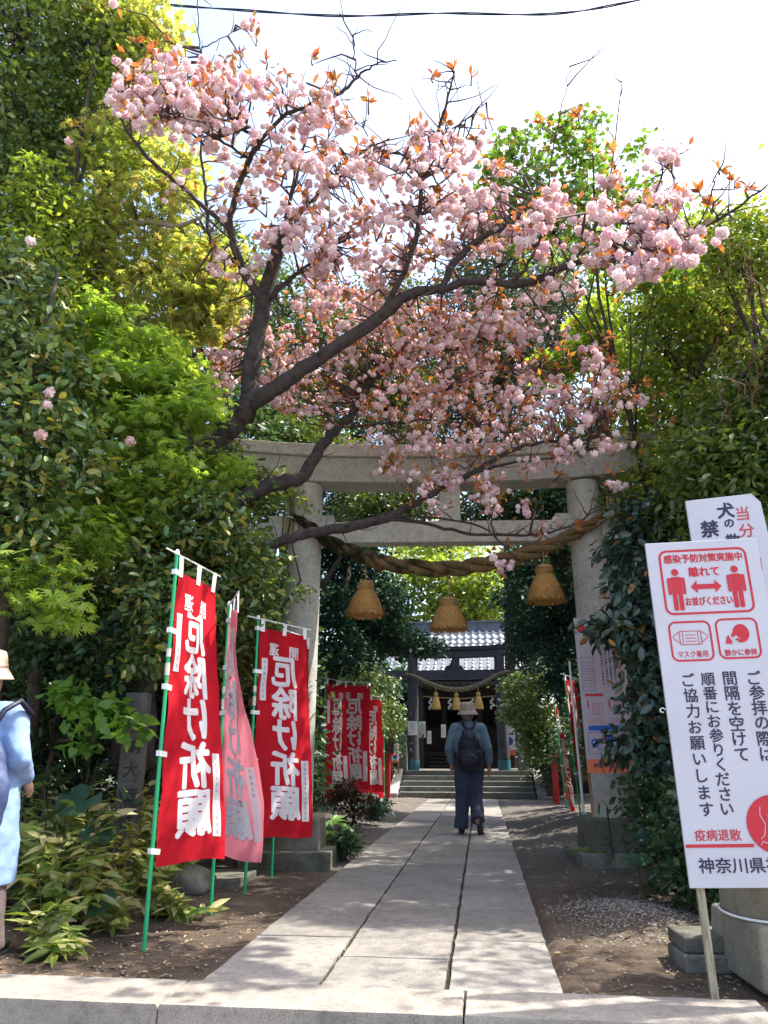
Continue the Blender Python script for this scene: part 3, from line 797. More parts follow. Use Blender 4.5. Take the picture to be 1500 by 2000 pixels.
banner((-1.86, 5.58, 0), 2.085, .355, 1.98, -40, -66, .54, 'pink banner hanging nearly edge-on between two red ones', cloth=M_pink_cloth, seed=5, amp=.035, squeeze=.95)
banner((-1.885, 6.456, 0), 2.13, .365, 2.06, 44, 60, .60, 'red prayer banner facing the viewer in front of the left granite pillar', seed=9)
banner((-1.86, 7.163, 0), 2.15, .38, 2.07, 70, 75, .56, 'red banner mostly hidden behind the one by the granite pillar', seed=12)
for i, (px, Y, phi, top, lab, sq) in enumerate(((636, 12.2, 66, 1325, 'narrow-looking red banner first beyond the left granite pillar', 1), (657, 13.6, 22, 1330, 'red banner facing front, widest of the far left ones', 1),
                               (700, 15.2, 40, 1356, 'third red banner beyond the left granite pillar, above the brown shrub', .9), (722, 16.6, 80, 1372, 'slim red banner turned sideways behind the far left ones', .8), (750, 18.2, 120, 1395, 'last red banner on the left, next to the steps', .8))):
    c = A(px, 1560, Y); z1 = A(px, top+8, Y).z; g_ = gh(c.x, Y)
    banner((A(px, top, Y).x, Y, g_), z1-g_+.06, z1-g_-1.72, z1-g_, phi-8, phi, .58, lab, seed=20+i, detail=False, squeeze=sq)
# furled banners on the right
for i, (px, Y, phi, top, bot, w_, lab) in enumerate(((1093, 15.5, 75, 1380, 1560, .2, 'farthest narrow red banner on the right verge'), (1103, 13.5, 70, 1430, 1590, .22, 'furled red banner with white lettering on the right verge'),
                                (1115, 12.0, 62, 1325, 1520, .4, 'red banner behind the pink poster board'), (1222, 10.5, 20, 1345, 1505, .45, 'dark red banner among leaves right of the poster board'))):
    z1 = A(px, top, Y).z; z0 = A(px, bot, Y).z; x = A(px, top, Y).x; g_ = gh(x, Y)
    banner((x, Y, g_), z1-g_+.05, z0-g_, z1-g_, phi-5, phi, w_, lab, 'red banners on the right verge', seed=40+i, detail=False, amp=.05, squeeze=1, leanx=-.1 if i < 3 else 0)
c = G(1143, 1610, .12); p0 = Vector((A(1143, 1612, 9.2).x, 9.2, 0)); p1 = A(1112, 1290, 9.2)
tag(autosmooth(MB().tube([(0, 0, 0), (p1.x-p0.x, 0, p1.z)], [.016, .013], 8).build('white_pole', M_white_plastic, None, loc=p0)), 'thin leaning white pole left of the poster board', 'pole')

# ------------------------------------------------------------------ big white notice board (front right)
def board(name, o, W_, H_, roll, lab, th=.018, clip=None):
    e = empty(name, o, 0, lab, 'sign'); e.rotation_euler = (0, R(-roll), 0)
    pts = [(0, 0), (W_, 0), (W_, H_), (0, H_)] if not clip else clip
    n = len(pts)
    v = [(x, 0, z) for x, z in pts]+[(x, th, z) for x, z in pts]
    p = meshobj('panel', v, [tuple(range(n)), tuple(range(2*n-1, n-1, -1))]+[(i, i+n, (i+1) % n+n, (i+1) % n) for i in range(n)], M_sign, e); bev(p, .0025)
    return e, p
nb, pan = board('notice_board', (.895, 3.9, .439), .540, 1.588, 1.3, 'large white board with red pictograms on a wooden stake, front right')
F1 = lambda x, y: (x, -.0015, y)
F2 = lambda x, y: (x, -.0024, y)
for q_ in ((.055, 1.218, .479, 1.546, .04, .011, 8), (.056, .992, .256, 1.187, .035, .0095, 8), (.277, .996, .475, 1.192, .035, .0095, 8)):
    fr = Flat(); fr.rrect(*q_); fr.build('red_frame', M_red_print, pan, F1)
class TX:
    def text(s, *a, **k):
        f_ = Flat(); f_.text(*a, **k); f_.build('lettering', M_red_print, pan, F1)
tx = TX()
tx.text('感染予防対策実施中', .268, 1.500, .046, wide=.375, weight=.028)
tx.text('離れて', .264, 1.430, .052, wide=.145, weight=.03)
tx.text('お並びください', .268, 1.283, .046, wide=.222, weight=.028)
tx.text('マスク着用', .156, 1.027, .034, wide=.140, weight=.012); tx.text('静かに参拝', .378, 1.027, .034, wide=.148, weight=.02)
tx.text('疫病退散', .150, .218, .052, wide=.200, weight=.012)
def pictoman(fl, x, y0, h):
    fl.disc(x, y0+h*.92, h*.085, 20)
    def rr(x0, y0_, x1, y1_, r):
        p = []
        for cx, cy, a0 in ((x1-r, y1_-r, 0), (x0+r, y1_-r, 90), (x0+r, y0_+r, 180), (x1-r, y0_+r, 270)):
            for i in range(5): a = R(a0+22.5*i); p.append((cx+r*cos(a), cy+r*sin(a)))
        fl.poly(p)
    s = h
    rr(x-.118*s, y0+.40*s, x+.118*s, y0+.81*s, .05*s)
    rr(x-.118*s, y0, x-.012*s, y0+.45*s, .03*s); rr(x+.012*s, y0, x+.118*s, y0+.45*s, .03*s)
    for d in (-1, 1):
        x0, x1 = (x-.205*s, x-.128*s) if d < 0 else (x+.128*s, x+.205*s)
        rr(x0, y0+.38*s, x1, y0+.79*s, .035*s)
        fl.poly([(x+d*.1*s, y0+.80*s), (x+d*.1*s, y0+.72*s), (x+d*.17*s, y0+.72*s), (x+d*.185*s, y0+.77*s)][::d])
def pdone(n_='pictogram'):
    global pic
    pic.build(n_, M_red_print, pan, F2); pic = Flat()
pic = Flat(); pictoman(pic, .124, 1.240, .208); pdone(); pictoman(pic, .409, 1.243, .208); pdone()
y = 1.354
pic.poly([(.190, y), (.222, y+.032), (.222, y+.0125), (.222, y-.0125), (.222, y-.032)]); pic.poly([(.338, y), (.306, y-.032), (.306, y-.0125), (.306, y+.0125), (.306, y+.032)])
pic.rect(.222, y-.0125, .306, y+.0125)
pdone('arrow')
# face mask
mx_, my_ = .155, 1.105
for a, b in (((-.052, -.034), (.052, .034)),):
    pic.rrect(mx_+a[0], my_+a[1], mx_+b[0], my_+b[1], .005, .0035, 3)
pic.line([(mx_-.036, my_-.032), (mx_-.036, my_+.032)], .0028); pic.line([(mx_+.036, my_-.032), (mx_+.036, my_+.032)], .0028)
for k in (-1, -.1, .8): pic.line([(mx_-.025, my_+k*.017), (mx_+.025, my_+k*.017)], .003)
for s in (-1, 1):
    pic.line([(mx_+s*(.050+.030*sin(pi*i/10)), my_+.030-.052*i/10) for i in range(11)], .0032)
pdone()
# head with a hand held up
hx, hy = .392, 1.118
pic.disc(hx, hy, .038, 30, ry=.044); pic.poly([(hx-.035, hy+.01), (hx-.050, hy-.012), (hx-.034, hy-.020)]); pic.poly([(hx-.03, hy-.02), (hx-.012, hy-.046), (hx+.02, hy-.04), (hx+.01, hy)])
pic.poly([(hx-.078, hy-.048), (hx-.044, hy-.050), (hx-.060, hy-.006), (hx-.068, hy-.016), (hx-.072, hy-.028)])
pdone()
# round emblem and red line
pic.disc(.407, .259, .125, 48); pic.rect(.004, .166, .30, .180)
pdone('emblem')
wl = Flat()
wl.line([(.35, .335), (.345, .30), (.362, .26), (.352, .215), (.335, .20)], .003)
wl.line([(.33+.012*i, .175+.016*abs(sin(i*1.3))) for i in range(16)], .003)
wl.line([(hx-.046, hy-.052), (hx-.030, hy-.015), (hx-.02, hy-.018)], .008); wl.line([(hx-.036, hy-.022), (hx-.008, hy-.024)], .003)
for i in range(3):
    for j in range(4): wl.line([(.375+.012*j, .30-.014*i), (.381+.012*j, .293-.014*i), (.387+.012*j, .30-.014*i)], .002)
tag(wl.build('white_line_drawing', M_sign, pan, lambda x, y: (x, -.0033, y)), kind='stuff')
H1 = .072
def col_part(*a, **k):
    f_ = Flat(); f_.column(*a, **k); f_.build('lettering', M_navy_print, pan, F1)
col_part('ご参拝の際は', .420, .906, .560, H1, weight=.016)
col_part('間隔を空けて', .308, .906, .560, H1, weight=.016)
col_part('順番にお参りください', .208, .906, .326, H1*.92, weight=.016)
col_part('ご協力お願いします', .118, .906, .326, H1*.95, weight=.016)
nv = Flat(); nv.text('神奈川県神社庁', .30, .092, .068, wide=.50, weight=.016)
nv.build('navy_lettering', M_navy_print, pan, F1)
bev(MB().box((.052, .04, .53), (.032, .030, 2.0), rz=0).build('stake', M_stick, nb), .003)
bev(MB().box((.50, .04, .53), (.032, .030, 2.0), rz=0).build('stake', M_stick, nb), .003)
nb.children[-1].location.z = nb.children[-2].location.z = 0
hk = MB().tube([(-.012+.012*cos(a), .03, .77+.010*sin(a)) for a in np.linspace(0, 5, 10)], .003, 6); hk.build('wire_hook', M_white_plastic, nb)
# dog notice behind it
db, dp = board('dog_notice_board', (1.20, 4.3, 1.72), .40, .64, 4.2, 'white hand-lettered dog notice standing behind the large board', clip=[(.012, 0), (.44, 0), (.44, .60), (.40, .655), (.04, .652)])
def dl(px, py):
    p = A(px, py, 4.3); dx, dz = p.x-1.20, p.z-1.72; c_, s_ = cos(R(4.2)), sin(R(4.2)); return dx*c_+dz*s_, -dx*s_+dz*c_
for ch, (px, py), h in (('犬', (1417, 997), .095), ('の', (1424, 1022), .06), ('散', (1432, 1056), .08), ('歩', (1440, 1090), .08), ('禁', (1386, 1033), .10), ('止', (1396, 1080), .1)):
    x, y = dl(px, py); b1 = Flat(); b1.text(ch, x, y, h, weight=.03, skew=.08); b1.build('lettering', M_navy_print, dp, F1)
for ch, (px, py) in (('当', (1450, 1003)), ('分', (1458, 1036)), ('の', (1466, 1070)), ('間', (1474, 1104))):
    x, y = dl(px, py); b2 = Flat(); b2.text(ch, x, y, .085, weight=.01, skew=.08); b2.build('lettering', M_brush_red, dp, F1)
bev(MB().box((.22, .035, -.5), (.035, .03, 2.2)).build('stake', M_stick, db), .003)

# ------------------------------------------------------------------ pink poster board in front of the right pillar
o = A(1148, 1510, 7.75); tl = A(1120, 1207, 7.75); tr = A(1207, 1200, 7.75); brr = A(1235, 1508, 7.75)
rl = math.degrees(math.atan2(o.x-tl.x, tl.z-o.z))
PW = .455; PH = tl.z-o.z
pb, pn = board('poster_board', o, PW, PH, rl, 'pale pink information poster on two laths in front of the right granite pillar')
pn.data.materials[0] = M_poster
f1 = Flat(); f2 = Flat(); f3 = Flat(); f4 = Flat()
f3.rect(0, 0, PW, PH*.085)
f3b = Flat(); f3b.text('神奈川県神社庁', PW*.5, PH*.045, .045, wide=.34, weight=.02)
f1.disc(PW*.13, PH*.93, .045)
f1.text('新しい生活様式', PW*.62, PH*.87, .07, wide=.30, weight=.02)
r = random.Random(4)
f1.column('神社参拝の作法について', PW*.86, PH*.80, PH*.52, .034, weight=.02)
for k in range(4):
    t = 'ご参拝の皆様には感染防止にご協力をお願いいたします手水'
    t = ''.join(r.sample(t, 18)) if 0 else t[:18-2*k]
    f2.column(t, PW*(.76-.085*k), PH*.79, PH*(.50+.02*k), .024, weight=.01)
f4.rrect(PW*.07, PH*.515, PW*.34, PH*.735, .004, .004, 2)
for k in range(4): f2.column('・手水は柄杓を使わず', PW*(.295-.06*k), PH*.72, PH*.54, .018)
f1.rect(PW*.09, PH*.478, PW*.46, PH*.495)
for sx in (.12, .56):
    f1.rect(PW*sx, PH*.40, PW*(sx+.03), PH*.455)
    f1.rrect(PW*(sx+.1), PH*.36, PW*(sx+.30), PH*.435, .003, .003, 2)
    for k in range(3): f1.line([(PW*(sx+.14+.05*k), PH*.36), (PW*(sx+.14+.05*k), PH*.435)], .003)
    for k in range(3): f1.line([(PW*(sx-.02), PH*(.335-.012*k)), (PW*(sx+.33), PH*(.335-.012*k))], .002)
f4.rect(PW*.10, PH*.262, PW*.80, PH*.292)
f4.rrect(PW*.07, PH*.115, PW*.88, PH*.25, .006, .004, 3)
f4.disc(PW*.21, PH*.185, .038); f4.disc(PW*.50, PH*.205, .045); f4.line([(PW*.25, PH*.15), (PW*.33, PH*.14), (PW*.36, PH*.15)], .006)
f5 = Flat(); f5.rect(PW*.17, PH*.175, PW*.25, PH*.195); f5.disc(PW*.50, PH*.185, .034, ry=.026)
tag(f1.build('red_print', M_red_print, pn, F1), kind='stuff'); tag(f2.build('navy_print', M_navy_print, pn, F1), kind='stuff'); f3.build('orange_band', M_orange_print, pn, F1); f3b.build('band_lettering', M_navy_print, pn, F2)
tag(f4.build('blue_print', M_blue_print, pn, F1), kind='stuff'); tag(f5.build('white_print', M_sign, pn, F2), kind='stuff')
for x in (.016, PW-.016): bev(MB().box((x, .036, PH*.5-.36), (.024, .022, PH+.0)).build('lath', M_lath, pb), .002)

# ------------------------------------------------------------------ stone lantern base (front right corner)
lb = empty('stone_lantern', (1.50, 4.40, 0), R(4), 'stone drum on a square block with a white cable, behind the large board', 'lantern')
o = MB().box((0, 0, .125), (.66, .66, .27), top=.94).build('block', M_pillar, lb); bev(o, .02, 3)
o = autosmooth(MB().lathe([(.335, .262), (.345, .30), (.34, .40), (.30, .55), (.24, .62), (.20, .70), (.19, 1.15), (.25, 1.2), (.25, 1.26)], 32).build('drum', M_pillar, lb))
MB().tube([(.352*cos(a), .352*sin(a), .272+.004*sin(3*a)) for a in np.linspace(0, 2*pi, 40)], .0065, 8, False).build('cable', M_white_plastic, lb, smooth=True)
for i, (px, py, w_, h_, d_, lab) in enumerate(((1368, 1860, .36, .085, .3, 'low kerb block beside the stone drum, lower of two'), (1372, 1812, .34, .075, .28, 'grey stone block stacked on the low kerb block'))):
    c = G(px, 1892, 0); 
    o = bev(MB().box((0, 0, h_/2), (w_, d_, h_), rz=R(4)).build('stone_block', M_base, None, loc=(1.13, 4.62+.02*i, -.03+.087*i)), .012); tag(o, lab, 'stone')
# stone slab and stump on the left
c = G(395, 1722, 0)
o = slab(-.42, .42, -.32, .32, 'stepping_stone', M_base, None, th=.08, z=.045, wob=.03); o.location = (c.x-.05, c.y+.1, 0)
tag(o, 'flat grey stone slab lying behind the nearest banner', 'stone')
c = G(330, 1660, 0)
bm = bmesh.new(); bmesh.ops.create_icosphere(bm, subdivisions=3, radius=.3)
for v_ in bm.verts: v_.co = Vector((v_.co.x*.75, v_.co.y*.6, v_.co.z*.42))*(1+.2*vn(v_.co.x*8, v_.co.y*8+v_.co.z*9))
o = bmobj('boulder', bm, M_base, None, True); o.location = (-2.35, 6.4, .05); tag(o, 'rounded boulder in shade behind the nearest banner', 'stone')
# inscribed stone post in the shade, left
c = A(258, 1500, 5.9)
sp = empty('stone_marker', (c.x, 5.9, 0), R(8), 'grey inscribed stone post in the shade behind the undergrowth', 'post')
bev(MB().box((0, 0, .72), (.17, .13, 1.5)).build('post', plain('grey_concrete', (.10, .097, .09), .9, .3, 12, .5, 40), sp), .01)
for i_, ch_ in enumerate('奉納大神社'):
    fl = Flat(); fl.text(ch_, .01, 1.25-.175*i_, .12, weight=.02); fl.build('inscription', M_wood_dark, sp, lambda x, y: (x, -.067, y))
# thin stakes by the right plinth
p0 = A(1195, 1640, 7.6); tag(MB().tube([(0, 0, -.1), (-.02, 0, .32)], .008, 6).build('garden_stake', M_black, None, loc=(p0.x, 7.6, p0.z-.05)), 'short black stake in front of the right plinth', 'stake')
# overhead wire: two strands twisted round each other
wr = empty('overhead_wire', (0, 0, 0), 0, 'black twisted overhead wire crossing the top of the sky', 'wire')
for k in (0, 1):
    pts = []
    C_ = [A(px, py, 7.5) for px, py in ((-400, -12), (-100, -2), (235, 5), (430, 17), (660, 31), (860, 26), (1080, 27), (1250, 0), (1500, -50), (1900, -140))]
    for i in range(260):
        t = i/259*(len(C_)-1); j = min(int(t), len(C_)-2); u = t-j
        p0_, p1_, p2_, p3_ = C_[max(j-1, 0)], C_[j], C_[j+1], C_[min(j+2, len(C_)-1)]
        p = .5*((2*p1_)+(-p0_+p2_)*u+(2*p0_-5*p1_+4*p2_-p3_)*u*u+(-p0_+3*p1_-3*p2_+p3_)*u**3)
        a = i*.16+pi*k
        pts.append(p+Vector((0, cos(a), sin(a)))*.009)
    MB().tube(pts, .0085, 7).build('strand', M_cable, wr, smooth=True)

# ------------------------------------------------------------------ vegetation
def T(v, f): return (np.array(v, float), f)
LT = {
 # leaf templates: base at the origin, tip along +Y, face towards +Z
 'oval': T([(0, 0, 0), (-.21, .28, .05), (-.20, .68, .05), (0, 1, -.05), (.20, .68, .05), (.21, .28, .05), (0, .48, -.02)],
           [(0, 6, 1), (1, 6, 2), (2, 6, 3), (3, 6, 4), (4, 6, 5), (5, 6, 0)]),
 'small': T([(0, 0, 0), (-.27, .5, .06), (0, 1, -.04), (.27, .5, .06)], [(0, 2, 1), (0, 3, 2)]),
 'heart': T([(0, 0, 0), (-.33, -.08, .05), (-.44, .3, .07), (-.2, .72, .0), (0, 1, -.08), (.2, .72, 0), (.44, .3, .07), (.33, -.08, .05)],
            [(0, 2, 1), (0, 3, 2), (0, 4, 3), (0, 5, 4), (0, 6, 5), (0, 7, 6)]),
 'lance': T([(0, 0, 0), (-.09, .3, .02), (-.07, .7, .0), (0, 1, -.12), (.07, .7, 0), (.09, .3, .02)],
            [(0, 5, 4, 1), (1, 4, 2), (2, 4, 3)]),
 'cherry': T([(0, 0, 0), (-.19, .3, .07), (-.22, .6, .08), (-.07, .86, .02), (0, 1.08, -.06), (.07, .86, .02), (.22, .6, .08), (.19, .3, .07), (0, .55, -.01)],
             [(0, 8, 1), (1, 8, 2), (2, 8, 3), (3, 8, 4), (4, 8, 5), (5, 8, 6), (6, 8, 7), (7, 8, 0)]),
}
def palmate(lobes, spread, notch, wid=.5):
    v = [(0, .12, 0)]; f = []
    angs = [R(spread*(2*i/(lobes-1)-1)) for i in range(lobes)]
    for i, a in enumerate(angs):
        l = 1-.42*abs(2*i/(lobes-1)-1)**1.5
        if i > 0:
            am = (angs[i-1]+a)/2; v.append((sin(am)*notch, .12+cos(am)*notch, .02))
        v.append((sin(a)*l*.88, .12+cos(a)*l*.88, -.07))
    v = [v[0], (-.06, 0, 0)]+v[1:]+[(.06, 0, 0)]
    for i in range(1, len(v)-1): f.append((0, i+1, i))
    return T(v, f)
LT['maple'] = palmate(7, 105, .34)
LT['maple5'] = palmate(5, 80, .32)
LT['fatsia'] = palmate(8, 125, .42)
def disc_leaf(n=18, ruffle=.06):
    v = [(0, 0, -.06)]; f = []
    for i in range(n+1):
        a = R(-160+320*i/n); v.append((sin(a)*.5*(1+.04*sin(i*3)), .12+cos(a)*.5, ruffle*sin(i*2.1)+.05))
    for i in range(1, n+1): f.append((0, i+1, i))
    return T(v, f)
LT['round'] = disc_leaf()
def unit(a): return a/np.maximum(1e-9, np.linalg.norm(a, axis=-1, keepdims=True))
CAMP = np.array([0, 0, CH]); F3 = np.array(FWD); R3 = np.array(RGT); U3 = np.array(UP)
def project(P):
    q = P-CAMP; z = q@F3; z = np.where(z < .05, .05, z)
    return 750+FPX*(q@R3)/z, 1000-FPX*(q@U3)/z, z
def make_leaves(parent, mat, tmpl, P, D, Nn, S, name='leaf', parts=0, rest='foliage'):
    """leaves at P, pointing D, facing Nn, length S; the nearest in view become parts, the rest one mesh"""
    tv, tf = LT[tmpl]
    D = unit(D); Nn = unit(Nn-(Nn*D).sum(1, keepdims=True)*D); X = np.cross(D, Nn)
    n = len(P); idx = np.arange(n)
    if parts:
        px, py, z = project(P); size = S/z
        ok = (px > 5) & (px < 1495) & (py > 5) & (py < 1990) & (np.linalg.norm(P-CAMP, axis=1) > 1)
        sc_ = np.where(ok, size, 0); order = np.argsort(-sc_)[:min(parts, int(ok.sum()))]
        me = bpy.data.meshes.new(name); me.from_pydata([tuple(v) for v in tv], [], tf); me.materials.append(mat)
        if tmpl in ('round', 'oval', 'cherry'): me.polygons.foreach_set('use_smooth', [True]*len(me.polygons))
        for i in order:
            o = bpy.data.objects.new(name, me); COL.objects.link(o); o.parent = parent
            m = Matrix(((*X[i],), (*D[i],), (*Nn[i],))).transposed().to_4x4()
            m = Matrix.Translation(P[i])@m@Matrix.Scale(S[i], 4)
            o.matrix_basis = (parent.matrix_basis.inverted()@m) if parent else m
        mask = np.ones(n, bool); mask[order] = False; idx = idx[mask]
    if len(idx) == 0: return
    P, D, Nn, X, S = P[idx], D[idx], Nn[idx], X[idx], S[idx]
    if parent is not None:
        im = np.array(parent.matrix_basis.inverted()); P = P@im[:3, :3].T+im[:3, 3]; D = D@im[:3, :3].T; Nn = Nn@im[:3, :3].T; X = X@im[:3, :3].T
    V = P[:, None, :]+S[:, None, None]*(tv[None, :, 0:1]*X[:, None, :]+tv[None, :, 1:2]*D[:, None, :]+tv[None, :, 2:3]*Nn[:, None, :])
    n = len(P); k = len(tv); V = V.reshape(-1, 3)
    loops, starts, tot = [], [], 0
    fl = np.concatenate([np.array(q) for q in tf]); ln = np.array([len(q) for q in tf])
    L = (fl[None, :]+np.arange(n)[:, None]*k).ravel()
    st_ = np.concatenate([[0], np.cumsum(ln)[:-1]]); ST = (st_[None, :]+np.arange(n)[:, None]*len(fl)).ravel()
    me = bpy.data.meshes.new(rest)
    me.vertices.add(len(V)); me.vertices.foreach_set('co', V.ravel())
    me.loops.add(len(L)); me.loops.foreach_set('vertex_index', L.astype(np.int32))
    me.polygons.add(len(ST)); me.polygons.foreach_set('loop_start', ST.astype(np.int32))
    me.update(calc_edges=True)
    if tmpl in ('round', 'oval', 'cherry'): me.polygons.foreach_set('use_smooth', [True]*len(ST))
    at = me.attributes.new('rnd', 'FLOAT', 'POINT'); at.data.foreach_set('value', np.repeat(NR.random(n), k).astype(np.float32))
    me.materials.append(mat)
    o = bpy.data.objects.new(rest, me); COL.objects.link(o)
    if parent: o.parent = parent
    tag(o, kind='stuff')
    return o
def lobe(px, py, Y, r, ry=None, rd=None):
    """crown lobe round a photo point at depth Y; radii in photo pixels (depth radius in metres)"""
    c = A(px, py, Y); s = PX(px, py, Y)
    return (np.array(c), np.array([r*s, rd if rd else r*s, (ry or r)*s]))
def sample(lobes, ncl, per, cs, inner=.35, dens=1.0, flat=.55, keep=None):
    vol = np.array([l[1][0]*l[1][2]+l[1][0]*l[1][1]*.5 for l in lobes]); k = NR.choice(len(lobes), ncl, p=vol/vol.sum())
    C = np.array([l[0] for l in lobes])[k]; Rr = np.array([l[1] for l in lobes])[k]
    u = unit(NR.normal(size=(ncl, 3))); rad = (inner+(1-inner)*NR.random((ncl, 1))**.6)
    cl = C+Rr*u*rad
    P = np.repeat(cl, per, 0)+NR.normal(size=(ncl*per, 3))*cs*np.array([1, 1, flat])
    out = np.repeat(u, per, 0)
    return cl, P, out
def orient(out, n, droop=.35, rnd=.8, upn=1.0, rn=.7):
    D = out*.5+NR.normal(size=(n, 3))*rnd; D[:, 2] = D[:, 2]*.6-droop
    Nn = NR.normal(size=(n, 3))*rn+np.array([0, 0, upn])
    return D, Nn
def twigs(parent, cl, node, mat, frac=.5, r0=.012, name='branch', nodes=None, n=5, sag=.1):
    """fine branches from the nearest skeleton node to leaf clusters"""
    mb = MB(); nd = np.array(nodes)
    im = parent.matrix_basis.inverted() if parent else Matrix()
    for c in cl:
        if NR.random() > frac: continue
        d = np.linalg.norm(nd-c, axis=1)+NR.random(len(nd))*.15; a = Vector(nd[d.argmin()]); b = Vector(c)
        L = (b-a).length
        if L < .05: continue
        m1 = a.lerp(b, .35)+Vector(NR.normal(size=3))*L*.09+Vector((0, 0, L*sag)); m2 = a.lerp(b, .7)+Vector(NR.normal(size=3))*L*.08+Vector((0, 0, L*sag*.8))
        rr = r0*(.5+min(1.2, L))
        mb.tube([im@a, im@m1, im@m2, im@b], [rr, rr*.7, rr*.45, rr*.2], n, False)
    if mb.v:
        o = mb.build(name, mat, parent, smooth=True); tag(o, kind='stuff'); return o
def limb(parent, pts, mat, name='branch', n=10, wig=.0, sub=4):
    """pts: (px, py, Y, thickness px); a smooth tapering limb with knots"""
    C_ = [Vector((*A(a, b, Y), )) for a, b, Y, t in pts]; rr = [t*PX(a, b, Y)/2 for a, b, Y, t in pts]
    P, Q = [], []
    for i in range(len(C_)-1):
        p0, p1, p2, p3 = C_[max(i-1, 0)], C_[i], C_[i+1], C_[min(i+2, len(C_)-1)]
        for j in range(sub):
            u = j/sub
            P.append(.5*((2*p1)+(-p0+p2)*u+(2*p0-5*p1+4*p2-p3)*u*u+(-p0+3*p1-3*p2+p3)*u**3)+Vector([rng.gauss(0, wig) for _ in range(3)]))
            Q.append((rr[i]*(1-u)+rr[i+1]*u)*(1+rng.uniform(-.06, .06)))
    P.append(C_[-1]); Q.append(rr[-1])
    im = parent.matrix_basis.inverted() if parent else Matrix()
    o = MB().tube([im@p for p in P], Q, n).build(name, mat, parent, smooth=True)
    return P
def tree_root(name, base, label, cat, group=None): return empty(name, base, 0, label, cat, group)

# leaf materials ----------------------------------------------------
ML = {
 'camellia': leafmat('camellia_leaf', [(0.044, 0.093, 0.032), (0.065, 0.135, 0.042), (0.098, 0.178, 0.053), (0.142, 0.225, 0.060), (0.077, 0.150, 0.048), (0.350, 0.320, 0.060), (0.054, 0.112, 0.042)], .26, .7, .18, tgain=1.3),
 'evergreen': leafmat('evergreen_leaf', [(0.053, 0.092, 0.024), (0.085, 0.132, 0.030), (0.120, 0.173, 0.033), (0.072, 0.121, 0.033)], .38, .5, .22),
 'privet': leafmat('privet_leaf', [(0.127, 0.195, 0.032), (0.190, 0.255, 0.041), (0.254, 0.304, 0.050), (0.089, 0.158, 0.032), (0.305, 0.328, 0.066)], .4, .5, .5, tgain=1.7),
 'maple': leafmat('maple_leaf', [(0.164, 0.271, 0.052), (0.228, 0.342, 0.066), (0.131, 0.228, 0.047), (0.295, 0.371, 0.070), (0.197, 0.314, 0.059)], .5, .35, .52, tgain=1.8),
 'maple_y': leafmat('yellow_maple_leaf', [(0.276, 0.319, 0.090), (0.234, 0.297, 0.081), (0.340, 0.319, 0.108), (0.191, 0.276, 0.072), (0.361, 0.287, 0.126), (0.255, 0.319, 0.090)], .5, .3, .52, tgain=1.6),
 'sasa': leafmat('sasa_leaf', [(0.140, 0.221, 0.038), (0.200, 0.276, 0.058), (0.320, 0.331, 0.096), (0.100, 0.184, 0.038), (0.600, 0.515, 0.269), (0.240, 0.313, 0.058)], .5, .35, .3),
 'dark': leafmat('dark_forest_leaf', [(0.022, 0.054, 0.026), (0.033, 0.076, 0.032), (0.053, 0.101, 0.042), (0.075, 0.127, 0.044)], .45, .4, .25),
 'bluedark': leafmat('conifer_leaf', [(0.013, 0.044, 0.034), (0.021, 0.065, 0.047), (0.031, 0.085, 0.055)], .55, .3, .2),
 'ivy': leafmat('ivy_leaf', [(0.078, 0.169, 0.026), (0.117, 0.221, 0.033), (0.156, 0.260, 0.039), (0.065, 0.143, 0.026), (0.286, 0.156, 0.039)], .4, .5, .45),
 'glossy': leafmat('glossy_shrub_leaf', [(0.027, 0.056, 0.048), (0.042, 0.081, 0.059), (0.068, 0.112, 0.070), (0.030, 0.070, 0.049), (0.045, 0.077, 0.049)], .28, .65, .12, rare=(.30, .13, .02)),
 'lime': leafmat('lime_leaf', [(.20, .28, .03), (.26, .33, .04), (.16, .25, .03)], .5, .3, .55, tgain=1.7),
 'mixed': leafmat('mixed_green_leaf', [(0.118, 0.193, 0.039), (0.185, 0.274, 0.043), (0.269, 0.322, 0.059), (0.084, 0.145, 0.039), (0.370, 0.354, 0.069)], .45, .4, .45),
 'round': leafmat('leopard_leaf', [(0.031, 0.077, 0.039), (0.042, 0.098, 0.049), (0.028, 0.063, 0.042)], .33, .6, .12),
 'fatsia': leafmat('fatsia_leaf', [(.12, .24, .04), (.16, .30, .06), (.09, .19, .03)], .35, .5, .35),
 'mulberry': leafmat('young_leaf', [(0.130, 0.260, 0.046), (0.182, 0.338, 0.065), (0.104, 0.221, 0.039)], .45, .4, .4),
 'grey': leafmat('grey_pine_leaf', [(0.065, 0.091, 0.052), (0.091, 0.111, 0.065), (0.052, 0.078, 0.046)], .6, .3, .25),
 'brown': leafmat('reddish_leaf', [(.07, .035, .025), (.05, .045, .025), (.10, .04, .03)], .5, .3, .3),
 'bronze': leafmat('bronze_cherry_leaf', [(.30, .105, .04), (.38, .15, .045), (.22, .08, .035), (.30, .19, .05), (.17, .13, .035), (.40, .15, .06)], .45, .4, .45, tcol=(1.35, .95, .6), tgain=1.45),
 'dry': leafmat('dry_leaf', [(.22, .14, .08), (.30, .22, .12), (.14, .08, .045), (.40, .33, .20), (.20, .16, .06)], .8, .2, .1),
}
